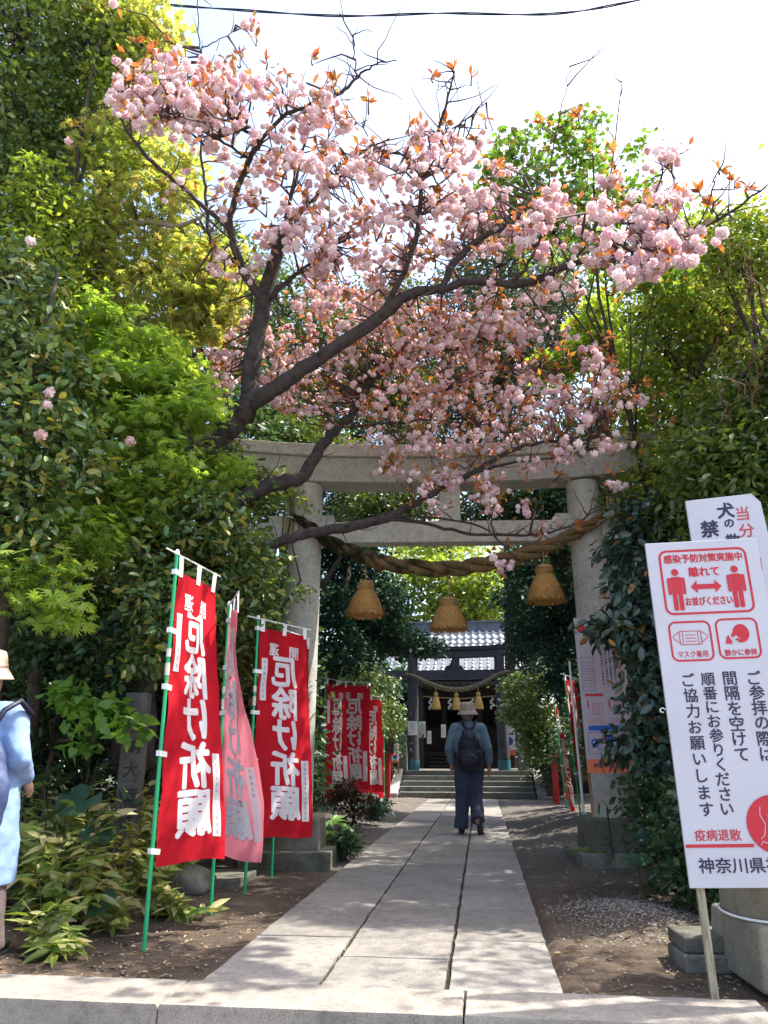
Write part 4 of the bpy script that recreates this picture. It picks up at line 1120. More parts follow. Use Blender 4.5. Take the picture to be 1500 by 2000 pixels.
def crown(root, lobes, leaf, tmpl, ncl, per, size, cs, droop=.35, parts=0, inner=.35, nodes=None, frac=.35, tw=M_bark_dark, rn=.7, rnd=.8, flat=.55, r0=.010, sv=.25, name='leaf'):
    cl, P, out = sample(lobes, ncl, per, cs, inner, flat=flat)
    D, Nn = orient(out, len(P), droop, rnd, rn=rn)
    S = size*(1+NR.uniform(-sv, sv, len(P)))
    make_leaves(root, ML[leaf], tmpl, P, D, Nn, S, name, parts, 'crown')
    if nodes is not None: twigs(root, cl, None, tw, frac, r0, nodes=nodes, n=4)
    return cl
def plain_trunk(root, pts, mat=M_bark_dark, extra=()):
    """pts world (x, y, z, r)"""
    im = root.matrix_basis.inverted(); P = []; Q = []
    for i in range(len(pts)-1):
        a, b = pts[i], pts[i+1]
        for j in range(4):
            u = j/4; P.append(Vector([a[k]+(b[k]-a[k])*u for k in range(3)])+Vector((rng.gauss(0, .012), rng.gauss(0, .012), 0))); Q.append(a[3]+(b[3]-a[3])*u)
    P.append(Vector(pts[-1][:3])); Q.append(pts[-1][3])
    MB().tube([im@p for p in P], Q, 9).build('trunk', mat, root, smooth=True)
    return [tuple(p) for p in P]
def auto_tree(name, label, cat, lobes, leaf, tmpl, ncl, per, size, cs, group=None, base=None, r=.1, trunkmat=M_bark_dark, **k):
    c = sum(l[0] for l in lobes)/len(lobes)
    low = min(lobes, key=lambda l: l[0][2])
    bx, by = base if base else (c[0], c[1])
    root = tree_root(name, (bx, by, gh(bx, by)), label, cat, group)
    top = max(l[0][2] for l in lobes)
    nodes = plain_trunk(root, [(bx, by, gh(bx, by)-.1, r), ((bx+c[0])/2+.05, (by+c[1])/2, top*.35, r*.8), (c[0], c[1], top*.7, r*.5), (c[0]+.1, c[1], top, r*.2)], trunkmat)
    for li, l in enumerate(lobes):                              # limbs into the lobes
        h = .35*top+.5*l[0][2]*.5; a = min(nodes, key=lambda q: abs(q[2]-min(h, top*.9)))
        b = l[0]; m = [(a[i]+b[i])/2+(.15 if i == 2 else 0) for i in range(3)]
        im = root.matrix_basis.inverted()
        if li % max(1, len(lobes)//5) == 0: MB().tube([im@Vector(a), im@(Vector(a).lerp(Vector(m), .5)+Vector((rng.gauss(0, .08), rng.gauss(0, .08), .03))), im@Vector(m), im@Vector(b)], [r*.4, r*.34, r*.26, r*.1], 6).build('limb', trunkmat, root, smooth=True)
        nodes += [tuple(m), tuple(b)]
    crown(root, lobes, leaf, tmpl, ncl, per, size, cs, nodes=nodes, tw=trunkmat, **k)
    return root
L = lobe
# --- left side, from back to front
auto_tree('evergreen_tree', 'dark fine-leaved evergreen tree filling the top left corner', 'tree',
          [L(60, 60, 6.6, 150), L(180, 110, 6.6, 110), L(40, 240, 6.4, 130), L(150, 250, 6.6, 80), L(40, 380, 6.4, 110), L(-120, 200, 6.6, 150), L(60, -120, 6.8, 170), L(215, 60, 6.8, 60)],
          'evergreen', 'small', 2600, 9, .085, .09, r=.12, base=(-4.2, 6.6), parts=0)
auto_tree('privet_tree', 'bright yellow-green small-leaved tree below the dark evergreen on the left', 'tree',
          [L(130, 470, 6.1, 90), L(60, 540, 6.0, 100), L(170, 590, 6.1, 70), L(80, 380, 6.0, 70), L(230, 320, 6.2, 40), L(215, 170, 6.4, 55), L(250, 80, 6.4, 55), L(-60, 460, 6.1, 90)],
          'privet', 'small', 1000, 9, .075, .08, r=.06, base=(-4.0, 6.0), inner=.3)
# yellow maple with a pale trunk
ym = tree_root('maple_tree', tuple(G(140, 1560, .1)[:2])+(0,) if 0 else (-3.6, 6.4, 0), 'maple with yellow young leaves and a pale bent trunk, upper left', 'tree')
nd = []
nd += limb(ym, [(120, 1450, 6.4, 34), (118, 1200, 6.4, 30), (125, 900, 6.4, 27), (140, 620, 6.4, 22), (152, 530, 6.4, 22), (172, 465, 6.4, 24), (192, 405, 6.4, 19), (203, 330, 6.4, 15), (203, 240, 6.4, 11), (212, 130, 6.4, 7)], M_bark_pale, 'trunk', 12, .006)
nd += limb(ym, [(174, 462, 6.4, 18), (215, 455, 6.3, 14), (260, 440, 6.3, 12), (300, 433, 6.2, 11), (345, 442, 6.2, 10), (388, 425, 6.2, 6), (420, 400, 6.2, 3)], M_bark_pale, 'branch', 9, .004)
nd += limb(ym, [(150, 560, 6.4, 10), (220, 545, 6.5, 7), (300, 560, 6.6, 5), (370, 540, 6.7, 3)], M_bark_pale, 'branch', 8, .006)
nd += limb(ym, [(200, 330, 6.4, 9), (250, 320, 6.5, 6), (330, 330, 6.6, 4)], M_bark_pale, 'branch', 8, .006)
crown(ym, [L(200, 285, 6.3, 55, 45), L(300, 70, 6.5, 70, 60), L(270, 150, 6.5, 60), L(330, 400, 6.3, 70, 55), L(270, 500, 6.5, 90, 60), L(370, 520, 6.5, 80, 60), L(320, 610, 6.5, 110, 55), L(410, 600, 6.6, 60, 70), L(260, 250, 6.3, 60), L(240, 40, 6.5, 60), L(330, 330, 6.4, 70, 50), L(230, 400, 6.3, 60), L(190, 540, 6.3, 60, 50), L(440, 520, 6.6, 50, 60)],
      'maple_y', 'maple', 820, 8, .085, .09, nodes=[tuple(p) for p in nd], frac=.3, tw=M_twig, flat=.35, rn=.5, parts=150)
# green maple
gm = tree_root('maple_tree', (-3.2, 5.9, 0), 'maple with bright green young leaves spreading low over the left side', 'tree')
nd = limb(gm, [(60, 1440, 5.9, 30), (90, 1200, 5.9, 26), (150, 1000, 5.9, 20), (210, 860, 5.9, 15), (260, 740, 5.9, 10), (300, 640, 5.9, 6)], M_bark_dark, 'trunk', 10, .01)
nd += limb(gm, [(150, 1000, 5.9, 14), (250, 960, 5.8, 10), (330, 900, 5.7, 7), (420, 840, 5.7, 3)], M_bark_dark, 'branch', 8, .01)
nd += limb(gm, [(230, 800, 5.9, 10), (310, 760, 5.8, 7), (400, 770, 5.7, 3)], M_bark_dark, 'branch', 8, .01)
nd += limb(gm, [(100, 1150, 5.8, 10), (60, 1080, 5.4, 7), (110, 1120, 5.0, 4)], M_bark_dark, 'branch', 8, .01)
gml = [L(200, 640, 5.9, 80, 50), L(290, 690, 5.9, 80, 50), L(230, 760, 5.8, 110, 50), L(350, 760, 5.8, 75, 45), L(390, 800, 5.7, 50, 35), L(280, 840, 5.8, 110, 50), L(350, 900, 5.7, 60, 40),
       L(200, 930, 5.8, 110, 60), L(300, 980, 5.8, 60, 45), L(150, 1050, 5.5, 90, 60), L(60, 1120, 5.1, 90, 60), L(110, 1190, 5.0, 60, 45), L(430, 920, 6.2, 45, 35), L(250, 1040, 5.9, 60, 40)]
crown(gm, gml, 'maple', 'maple', 1050, 8, .078, .085, nodes=[tuple(p) for p in nd], frac=.25, tw=M_bark_dark, flat=.3, rn=.45, parts=300)
# camellia hedge behind the banners
ch = auto_tree('camellia_shrub', 'dark glossy camellia behind the nearest red banners', 'shrub',
          [L(300, 1060, 6.0, 80), L(400, 1010, 6.0, 70), L(330, 1180, 5.9, 80), L(290, 1290, 5.9, 60, 40), L(450, 1090, 6.6, 80), L(480, 1180, 6.8, 70), L(380, 1170, 6.8, 90), L(270, 1190, 6.7, 80), L(510, 1080, 7.6, 40), L(505, 1270, 7.2, 45), L(420, 1290, 7, 80),
           L(480, 960, 7.0, 60), L(440, 900, 6.8, 40), L(160, 1160, 6.6, 80)],
          'camellia', 'oval', 1750, 8, .082, .085, r=.05, base=(-3.1, 6.9), parts=250, sv=.3)
auto_tree('evergreen_shrub', 'fine-leaved dark shrub overlapping the left granite pillar', 'shrub',
          [L(560, 950, 7.9, 35, 35), L(600, 985, 7.9, 18, 20), L(515, 1130, 7.8, 42, 70), L(585, 1150, 7.7, 18, 24), L(500, 1230, 7.8, 45)], 'mixed', 'small', 190, 8, .05, .05, r=.03, base=(-2.6, 7.7))
# near camellia at the left edge
cm = auto_tree('camellia_tree', 'glossy camellia with a few faded pink flowers at the left edge', 'tree',
          [L(20, 560, 5.2, 90), L(100, 640, 5.3, 60), L(40, 700, 5.0, 100), L(130, 740, 5.2, 70), L(30, 830, 4.9, 100), L(120, 880, 5.0, 80), L(40, 960, 4.9, 100), L(170, 900, 5.2, 45), L(-60, 1000, 5, 110), L(20, 1060, 4.9, 70), L(-80, 700, 5, 120)],
          'camellia', 'oval', 900, 8, .088, .085, r=.07, base=(-3.4, 5.1), parts=300, sv=.3)

# big dark masses that close the view on both sides
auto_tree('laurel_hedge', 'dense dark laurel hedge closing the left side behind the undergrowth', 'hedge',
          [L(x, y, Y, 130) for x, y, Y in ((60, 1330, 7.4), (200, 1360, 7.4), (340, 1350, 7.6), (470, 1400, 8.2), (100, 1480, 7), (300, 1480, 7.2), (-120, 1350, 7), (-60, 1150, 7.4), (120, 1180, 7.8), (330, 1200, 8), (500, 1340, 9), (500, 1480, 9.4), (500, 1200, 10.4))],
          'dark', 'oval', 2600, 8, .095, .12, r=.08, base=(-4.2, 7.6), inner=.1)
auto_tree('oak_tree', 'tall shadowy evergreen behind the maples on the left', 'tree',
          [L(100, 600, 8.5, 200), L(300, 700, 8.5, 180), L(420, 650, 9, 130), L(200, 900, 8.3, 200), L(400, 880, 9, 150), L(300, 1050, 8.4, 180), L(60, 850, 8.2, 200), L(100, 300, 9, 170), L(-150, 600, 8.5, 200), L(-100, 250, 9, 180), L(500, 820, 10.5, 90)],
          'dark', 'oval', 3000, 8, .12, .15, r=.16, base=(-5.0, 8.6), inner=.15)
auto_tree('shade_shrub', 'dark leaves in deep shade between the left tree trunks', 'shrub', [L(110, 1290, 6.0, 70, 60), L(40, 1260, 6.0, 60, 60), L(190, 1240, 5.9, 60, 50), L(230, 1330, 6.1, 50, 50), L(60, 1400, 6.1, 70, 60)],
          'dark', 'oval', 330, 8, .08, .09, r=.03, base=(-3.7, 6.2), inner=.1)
# --- middle distance behind the torii
auto_tree('conifer_tree', 'dark blue-green conifer just right of the left granite pillar', 'tree',
          [L(690, 1100, 13.5, 75), L(730, 1180, 13.5, 80, 60), L(650, 1190, 12.5, 60), L(660, 1270, 12.5, 70, 45), L(740, 1245, 14, 70, 40), L(800, 1250, 14.5, 50, 24), L(640, 1050, 13, 70), L(700, 1000, 14, 90, 50), L(825, 1262, 15, 40, 14)],
          'bluedark', 'small', 2200, 8, .10, .11, r=.14, base=(-3.6, 13.6), inner=.2)
auto_tree('evergreen_tree', 'sunlit broad tree showing between the beams of the granite torii', 'tree',
          [L(760, 985, 12, 110, 55), L(560, 850, 11, 80, 60), L(640, 900, 11.5, 80, 60), L(520, 960, 11, 80)],
          'evergreen', 'small', 1500, 8, .085, .10, r=.12, base=(-3.4, 11.5), inner=.2)
auto_tree('evergreen_tree', 'dark tree behind the right half of the granite torii beams', 'tree',
          [L(980, 985, 13, 120, 60), L(1080, 1000, 12.5, 90), L(1130, 900, 12.5, 90), L(1180, 1000, 12, 90)],
          'dark', 'small', 1700, 8, .10, .11, r=.12, base=(2.6, 12.5), inner=.2)
auto_tree('evergreen_tree', 'dark leaning tree with a brown trunk right of the shrine approach', 'tree',
          [L(1060, 1110, 15, 80), L(1110, 1200, 14, 80), L(1060, 1230, 15, 50, 60), L(1030, 1260, 16, 40, 50), L(1110, 1310, 13.5, 60), L(1010, 1170, 16, 50, 40), L(1130, 1130, 13, 70), L(1080, 1180, 14.5, 60), L(1025, 1225, 15.5, 34, 24)],
          'bluedark', 'small', 2300, 8, .10, .11, r=.2, base=(2.4, 15), inner=.2)
tk = auto_tree('broadleaf_tree', 'sunlit yellow-green tree seen over the shrine roof through the torii', 'tree',
          [L(800, 1120, 38, 60, 50), L(880, 1130, 38, 80, 55), L(950, 1150, 37, 60, 50), L(900, 1200, 39, 90, 30), L(760, 1190, 38, 50), L(1010, 1120, 38, 60), L(850, 1060, 40, 100, 40)],
          'privet', 'small', 1700, 8, .26, .35, r=.3, base=(-1.0, 39), inner=.2)
auto_tree('round_shrub', 'rounded shrub with yellow-green top left of the timber torii', 'shrub',
          [L(735, 1345, 18.5, 42, 36), L(700, 1320, 17.5, 40, 40), L(760, 1400, 19, 30, 45), L(720, 1400, 18, 40, 45), L(690, 1400, 17, 30, 60)], 'evergreen', 'small', 700, 8, .09, .09, r=.06, base=(-3.0, 18.5), inner=.3)
auto_tree('round_shrub', 'leafy shrub overhanging the right pillar of the timber torii', 'shrub',
          [L(1020, 1345, 19, 42, 30), L(1045, 1400, 18.5, 45, 45), L(1000, 1390, 19.5, 25, 25), L(1060, 1320, 18, 40, 30), L(1050, 1450, 18.5, 30, 35)], 'evergreen', 'small', 700, 8, .10, .09, r=.06, base=(2.0, 18.8), inner=.3)
auto_tree('dark_hedge', 'dark low hedge along the left verge behind the far banners', 'hedge',
          [L(x, y, Y, 60) for x, y, Y in ((590, 1420, 13.5), (625, 1480, 15), (650, 1430, 17.5), (680, 1500, 20), (735, 1460, 22), (590, 1530, 13), (620, 1340, 16), (610, 1540, 15))], 'dark', 'small', 1100, 8, .09, .12, r=.05, base=(-3.2, 12), inner=.1)
auto_tree('dark_hedge', 'dark low hedge along the right verge behind the red banners', 'hedge',
          [L(x, y, Y, 60) for x, y, Y in ((1080, 1480, 21), (1130, 1460, 16), (1160, 1400, 13), (1190, 1480, 12), (1240, 1420, 10.5), (1270, 1530, 10), (1200, 1340, 12), (1150, 1340, 14), (1230, 1260, 11))], 'dark', 'small', 1500, 8, .09, .12, r=.05, base=(3.2, 13), inner=.1)
# tall trees behind the cherry
auto_tree('pine_tree', 'greyish tall tree behind the cherry crown, right of centre', 'tree',
          [L(1000, 540, 17, 120, 90), L(900, 640, 17, 120), L(1080, 640, 16, 120), L(980, 760, 16, 150), L(850, 780, 17, 130), L(1100, 480, 18, 60), L(940, 430, 18, 50)], 'grey', 'lance', 2200, 10, .22, .16, r=.2, base=(1.0, 30), inner=.2)
auto_tree('evergreen_tree', 'tall dark tree behind the left half of the cherry crown', 'tree',
          [L(560, 620, 14, 110), L(480, 560, 14, 90), L(680, 700, 15, 140), L(520, 740, 14, 110), L(620, 800, 14, 110), L(760, 620, 16, 110, 80), L(750, 800, 15, 130), L(420, 480, 13, 60)], 'evergreen', 'small', 2400, 9, .12, .13, r=.2, base=(-4.2, 14.5), inner=.2)
# --- right side
auto_tree('ivy_clad_tree', 'tree smothered in bright green climber behind the cherry, upper right', 'tree',
          [L(1000, 310, 7.2, 55, 60), L(1050, 380, 7.2, 80, 80), L(1110, 270, 7.2, 50, 55), L(1140, 330, 7.2, 70, 60), L(1170, 410, 7.2, 80, 60), L(1080, 460, 7.3, 90, 60), L(1160, 230, 7.3, 22, 35), L(1065, 250, 7.3, 22, 30), L(1250, 290, 7.2, 25, 25), L(960, 330, 7.2, 30, 30), L(1290, 420, 7.2, 45, 40), L(1330, 540, 7.3, 60, 50), L(1290, 500, 7.3, 50, 40), L(1240, 370, 7.2, 45, 45), L(1180, 500, 7.3, 60, 50), L(1230, 560, 7.4, 50, 40), L(1000, 420, 7.3, 50, 50)],
          'ivy', 'heart', 500, 8, .068, .055, r=.035, base=(2.6, 9.4), parts=300, flat=.9, rn=1.2, inner=.3)
auto_tree('lime_maple', 'lime green maple shining behind the lower right of the cherry', 'tree',
          [L(1165, 640, 9.5, 45, 45), L(1140, 690, 9.5, 40, 30), L(1200, 690, 9.5, 40, 30), L(1170, 600, 9.5, 25, 25), L(1080, 720, 9.5, 40, 30)], 'lime', 'maple5', 420, 8, .09, .08, r=.06, base=(2.6, 9.8), flat=.4)
auto_tree('mixed_tree', 'yellow-green airy tree on the upper right', 'tree',
          [L(1270, 610, 8, 90, 60), L(1370, 590, 7.8, 90, 60), L(1460, 620, 7.8, 90, 70), L(1300, 690, 8, 90, 60), L(1410, 680, 7.8, 90, 60), L(1240, 760, 8.2, 80, 60), L(1330, 780, 8, 80, 50), L(1470, 560, 8, 60, 50), L(1560, 620, 8, 90), L(1250, 860, 8.5, 80, 60), L(1280, 930, 8.0, 70, 60), L(1340, 860, 7.6, 60, 50), L(1400, 780, 7.4, 80, 40), L(1480, 700, 7.4, 80, 40), L(1230, 980, 8.3, 40, 40), L(1420, 620, 7.4, 60, 40), L(1330, 470, 8.4, 50, 40), L(1400, 520, 8.2, 60, 40), L(1270, 520, 8.4, 50, 30)],
          'mixed', 'small', 2100, 8, .075, .09, r=.10, base=(3.4, 8.6), flat=.45, inner=.25)
auto_tree('tangled_tree', 'bushy crown tangled with brown vines at the right edge', 'tree',
          [L(1400, 490, 6.8, 70, 50), L(1460, 440, 6.8, 60, 45), L(1450, 530, 6.8, 80, 50), L(1540, 480, 6.8, 80), L(1370, 440, 6.9, 35, 30)],
          'mixed', 'small', 420, 9, .07, .08, r=.05, base=(3.6, 7.2), inner=.2)
auto_tree('holly_tree', 'dense dark evergreen rising behind the white dog notice', 'tree',
          [L(1390, 880, 6.8, 60, 60), L(1450, 840, 6.6, 70, 80), L(1400, 930, 6.4, 90, 90), L(1500, 900, 6.4, 100), L(1330, 1000, 7, 60, 50), L(1470, 1060, 6.2, 100), L(1560, 750, 6.6, 100), L(1470, 760, 6.8, 50, 40)],
          'evergreen', 'oval', 1900, 8, .085, .10, r=.10, base=(2.7, 6.6), inner=.2, parts=150)
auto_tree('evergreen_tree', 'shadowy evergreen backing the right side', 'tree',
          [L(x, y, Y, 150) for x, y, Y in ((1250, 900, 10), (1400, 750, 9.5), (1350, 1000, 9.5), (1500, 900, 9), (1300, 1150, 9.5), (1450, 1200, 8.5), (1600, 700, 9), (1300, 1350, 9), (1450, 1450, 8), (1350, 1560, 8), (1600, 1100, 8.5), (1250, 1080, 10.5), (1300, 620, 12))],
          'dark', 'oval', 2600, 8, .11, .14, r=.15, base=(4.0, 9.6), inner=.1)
auto_tree('aucuba_shrub', 'glossy dark shrub with orange-turned leaves spilling over the poster board', 'shrub',
          [L(1230, 1080, 7.2, 50, 60), L(1270, 1010, 7.2, 60, 50), L(1255, 1160, 7.1, 55, 60), L(1220, 1225, 7.0, 50, 32), L(1270, 1260, 7.0, 55, 60), L(1265, 1360, 7.0, 40, 60), L(1225, 1455, 7.2, 30, 35), L(1180, 1232, 6.9, 30, 22), L(1290, 1440, 7, 55, 60), L(1320, 1180, 6.8, 60, 90), L(1340, 1340, 6.8, 60, 90)],
          'glossy', 'oval', 750, 8, .098, .08, r=.05, base=(2.0, 7.3), parts=300, sv=.35, droop=.7, rn=.8)
auto_tree('low_shrub', 'dark low growth around the foot of the right side', 'shrub',
          [L(1290, 1560, 7.0, 60, 50), L(1290, 1640, 6.8, 60, 40), L(1330, 1720, 6.2, 40, 40), L(1360, 1640, 6.2, 70, 60), L(1420, 1560, 6, 90, 80), L(1400, 1720, 5.9, 60, 50), L(1480, 1660, 5.6, 80)],
          'dark', 'oval', 520, 8, .07, .09, r=.03, base=(2.2, 6.6), inner=.1)
auto_tree('overhanging_tree', 'open-crowned tree just past the right edge that dapples the paving', 'tree',
          [(np.array([3.3, 5.2, 5.4]), np.array([.75, .9, .5])), (np.array([3.7, 4.7, 5.0]), np.array([.8, .8, .5])), (np.array([3.9, 5.8, 6.0]), np.array([.8, .8, .6])), (np.array([4.6, 5.0, 5.8]), np.array([.9, .9, .6])), (np.array([3.3, 4.2, 4.3]), np.array([.6, .6, .4]))],
          'mixed', 'oval', 120, 8, .10, .16, r=.08, base=(4.4, 5.2), inner=.2)
# vines hanging at the right edge
vn_ = tree_root('hanging_vines', (2.9, 6.4, 3.2), 'reddish brown bare vines hanging over the foliage at the right edge', 'vine')
im = vn_.matrix_basis.inverted(); mb = MB()
M_vine = plain('vine_stem', (.16, .07, .045), .8, .3, 20)
for i in range(46):
    px = rng.uniform(1395, 1520); py = rng.uniform(430, 760); Y = rng.uniform(6.0, 6.5); a = A(px, py, Y)
    pts = [a]
    for k in range(7): pts.append(pts[-1]+Vector((rng.gauss(.01, .05), rng.gauss(0, .04), -rng.uniform(.02, .13))))
    mb.tube([im@p for p in pts], rng.uniform(.002, .0045), 4, False)
for i in range(26):                                               # curly tendrils against the sky
    px, py, Y = rng.choice([(1040, 330, 7), (1000, 300, 7), (1290, 300, 6.8), (1160, 250, 7), (1380, 350, 6.6), (1300, 290, 6.8)]); a = A(px+rng.uniform(-40, 40), py+rng.uniform(-20, 60), Y)
    d = Vector((rng.gauss(0, .5), rng.gauss(0, .3), 1)).normalized(); pts = [a]
    for k in range(10):
        d = (d+Vector((rng.gauss(0, .35), rng.gauss(0, .2), rng.gauss(-.04, .25)))).normalized(); pts.append(pts[-1]+d*.075)
    mb.tube([im@p for p in pts], .0022, 4, False)
tag(mb.build('vine_stems', M_vine, vn_, smooth=True), kind='stuff')

# far woods that close the horizon
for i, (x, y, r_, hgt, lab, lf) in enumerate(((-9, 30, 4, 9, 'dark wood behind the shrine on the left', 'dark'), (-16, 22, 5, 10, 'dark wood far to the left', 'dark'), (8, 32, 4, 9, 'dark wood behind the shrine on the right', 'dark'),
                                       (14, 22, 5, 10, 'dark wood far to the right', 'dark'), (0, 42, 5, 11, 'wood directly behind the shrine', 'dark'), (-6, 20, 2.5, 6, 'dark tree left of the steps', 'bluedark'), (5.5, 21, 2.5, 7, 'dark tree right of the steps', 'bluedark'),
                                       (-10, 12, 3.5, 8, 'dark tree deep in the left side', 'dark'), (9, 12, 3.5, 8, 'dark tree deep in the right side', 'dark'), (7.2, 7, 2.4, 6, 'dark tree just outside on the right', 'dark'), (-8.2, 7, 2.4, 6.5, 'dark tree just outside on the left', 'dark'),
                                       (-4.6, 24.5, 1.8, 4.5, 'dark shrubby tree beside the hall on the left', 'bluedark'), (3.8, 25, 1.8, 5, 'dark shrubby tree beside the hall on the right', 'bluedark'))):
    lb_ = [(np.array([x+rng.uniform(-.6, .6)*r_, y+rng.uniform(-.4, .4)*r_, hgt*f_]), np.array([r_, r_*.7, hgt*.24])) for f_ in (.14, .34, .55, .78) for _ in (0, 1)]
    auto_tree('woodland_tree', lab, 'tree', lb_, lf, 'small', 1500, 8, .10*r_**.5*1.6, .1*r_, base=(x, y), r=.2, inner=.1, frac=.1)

# ------------------------------------------------------------------ double-flowered cherry
cherry = tree_root('cherry_tree', (-3.05, 6.5, 0), 'double-flowered pink cherry leaning over the path with bronze young leaves', 'tree')
K = []                                    # skeleton nodes
def ck(pts, n=10, name='branch', wig=.006): 
    P = limb(cherry, pts, M_bark, name, n, wig, 5); K.extend(tuple(p) for p in P); return P
ck([(262, 1500, 6.5, 80), (275, 1250, 6.5, 72), (300, 1050, 6.4, 66), (345, 960, 6.4, 58), (400, 885, 6.35, 50), (448, 832, 6.3, 46), (490, 790, 6.25, 44)], 16, 'trunk', .012)
ck([(490, 790, 6.25, 40), (488, 730, 6.2, 34), (500, 670, 6.15, 32), (513, 590, 6.1, 31), (530, 535, 6.05, 27), (545, 480, 6.0, 24), (558, 440, 6.0, 19)], 12)
ck([(470, 800, 6.28, 40), (520, 770, 6.2, 34), (575, 733, 6.15, 30), (650, 682, 6.1, 27), (735, 625, 6.1, 26), (800, 573, 6.1, 22), (865, 566, 6.1, 15), (925, 548, 6.0, 13), (1000, 556, 5.9, 17), (1060, 542, 5.8, 17), (1120, 514, 5.7, 12), (1230, 506, 5.5, 9), (1290, 480, 5.4, 8), (1400, 430, 5.2, 6), (1500, 360, 5.0, 3)], 12)
ck([(865, 566, 6.1, 13), (882, 520, 6.1, 14), (935, 468, 6.1, 12), (990, 440, 6.1, 7), (1040, 380, 6.2, 4)])
ck([(740, 622, 6.1, 14), (790, 530, 6.0, 11), (818, 440, 5.9, 10), (826, 350, 5.8, 8), (850, 270, 5.7, 6), (872, 200, 5.6, 5), (888, 140, 5.5, 3)])
ck([(512, 590, 6.1, 18), (476, 530, 6.0, 17), (455, 470, 5.9, 15), (450, 430, 5.85, 13), (465, 370, 5.8, 12), (488, 310, 5.7, 11), (508, 275, 5.6, 9), (470, 250, 5.5, 5), (430, 210, 5.4, 4)])
ck([(452, 452, 5.88, 11), (405, 410, 5.8, 9), (350, 360, 5.7, 8), (305, 325, 5.6, 8), (268, 285, 5.5, 7), (240, 240, 5.5, 5), (225, 190, 5.5, 3)])
ck([(460, 508, 5.95, 12), (425, 490, 5.95, 11), (408, 455, 5.95, 8), (402, 380, 5.95, 6), (393, 300, 5.9, 5), (388, 200, 5.9, 4), (395, 110, 5.8, 3)])
ck([(508, 275, 5.6, 7), (560, 222, 5.5, 8), (620, 203, 5.4, 7), (665, 180, 5.3, 7), (700, 150, 5.3, 5), (735, 125, 5.2, 3), (775, 118, 5.2, 2)])
ck([(697, 152, 5.3, 4), (692, 110, 5.3, 3), (688, 70, 5.3, 3), (662, 25, 5.2, 2)], 6)
ck([(395, 110, 5.8, 3), (388, 60, 5.8, 3), (385, -10, 5.8, 2)], 6); ck([(395, 95, 5.8, 3), (430, 75, 5.8, 2), (462, 58, 5.8, 1.5)], 6)
ck([(555, 440, 6, 9), (570, 380, 5.95, 7), (590, 300, 5.9, 5), (610, 240, 5.8, 3)])
ck([(558, 440, 6, 9), (600, 400, 6.0, 6), (660, 350, 5.9, 5), (705, 300, 5.8, 4), (760, 270, 5.7, 3)])
ck([(520, 585, 6.1, 14), (560, 550, 6.1, 10), (600, 520, 6.0, 6), (650, 480, 6.0, 4)])
ck([(395, 1010, 6.3, 34), (450, 985, 6.6, 30), (510, 955, 6.8, 27), (560, 940, 6.9, 28), (592, 930, 7.0, 26), (625, 875, 7.1, 22), (660, 835, 7.2, 17), (695, 800, 7.3, 15), (720, 752, 7.4, 14), (770, 715, 7.5, 11), (850, 688, 7.6, 10), (920, 675, 7.6, 8), (960, 655, 7.6, 5), (1040, 620, 7.7, 4)], 12)
ck([(350, 1040, 6.4, 30), (400, 1066, 6.4, 20), (450, 1070, 6.6, 20), (520, 1066, 6.8, 20), (570, 1050, 6.9, 20), (620, 1038, 7.0, 21), (690, 1028, 7.0, 19), (745, 1015, 7.1, 17), (800, 988, 7.1, 13), (860, 955, 7.1, 12), (920, 925, 7.1, 10), (990, 883, 7.0, 9), (1050, 865, 7.0, 7), (1120, 862, 7.0, 5), (1190, 850, 7.0, 3)], 12)
ck([(750, 1014, 7.1, 9), (820, 1020, 7.1, 7), (900, 1040, 7.1, 7), (990, 1045, 7.1, 6), (1060, 1042, 7.1, 5), (1130, 1020, 7.0, 4), (1165, 985, 7.0, 2)], 8)
ck([(770, 1008, 7.1, 7), (850, 1012, 7.0, 5), (940, 1030, 7.0, 4), (1010, 1090, 7.0, 3), (1060, 1110, 7.0, 2)], 7)
ck([(920, 925, 7.1, 7), (1000, 905, 7.0, 5), (1080, 895, 7.0, 4), (1150, 880, 6.9, 3)], 7)
ck([(720, 752, 7.4, 8), (800, 770, 7.5, 6), (880, 760, 7.5, 5), (960, 730, 7.5, 4), (1050, 720, 7.5, 3)], 7)
ck([(660, 835, 7.2, 7), (740, 830, 7.3, 5), (840, 820, 7.4, 4), (930, 830, 7.4, 3)], 7)
ck([(1000, 556, 5.9, 9), (1040, 500, 5.8, 6), (1070, 420, 5.7, 4), (1075, 330, 5.7, 3), (1100, 200, 5.6, 2), (1112, 130, 5.6, 1.5)], 7)
ck([(1230, 506, 5.5, 6), (1260, 420, 5.4, 4), (1290, 350, 5.4, 3), (1320, 300, 5.4, 2)], 7)
ck([(1400, 430, 5.2, 4), (1390, 370, 5.2, 3), (1405, 330, 5.2, 2)], 6)
ck([(1120, 514, 5.7, 6), (1160, 450, 5.6, 5), (1190, 360, 5.6, 3), (1215, 160, 5.6, 2)], 6)
ck([(826, 350, 5.8, 5), (780, 300, 5.7, 4), (740, 290, 5.7, 3), (690, 230, 5.6, 2)], 6)
ck([(488, 310, 5.7, 6), (440, 280, 5.5, 5), (380, 250, 5.4, 4), (300, 220, 5.3, 3)], 7)
ck([(850, 270, 5.7, 4), (900, 240, 5.7, 3), (950, 200, 5.7, 2)], 6)

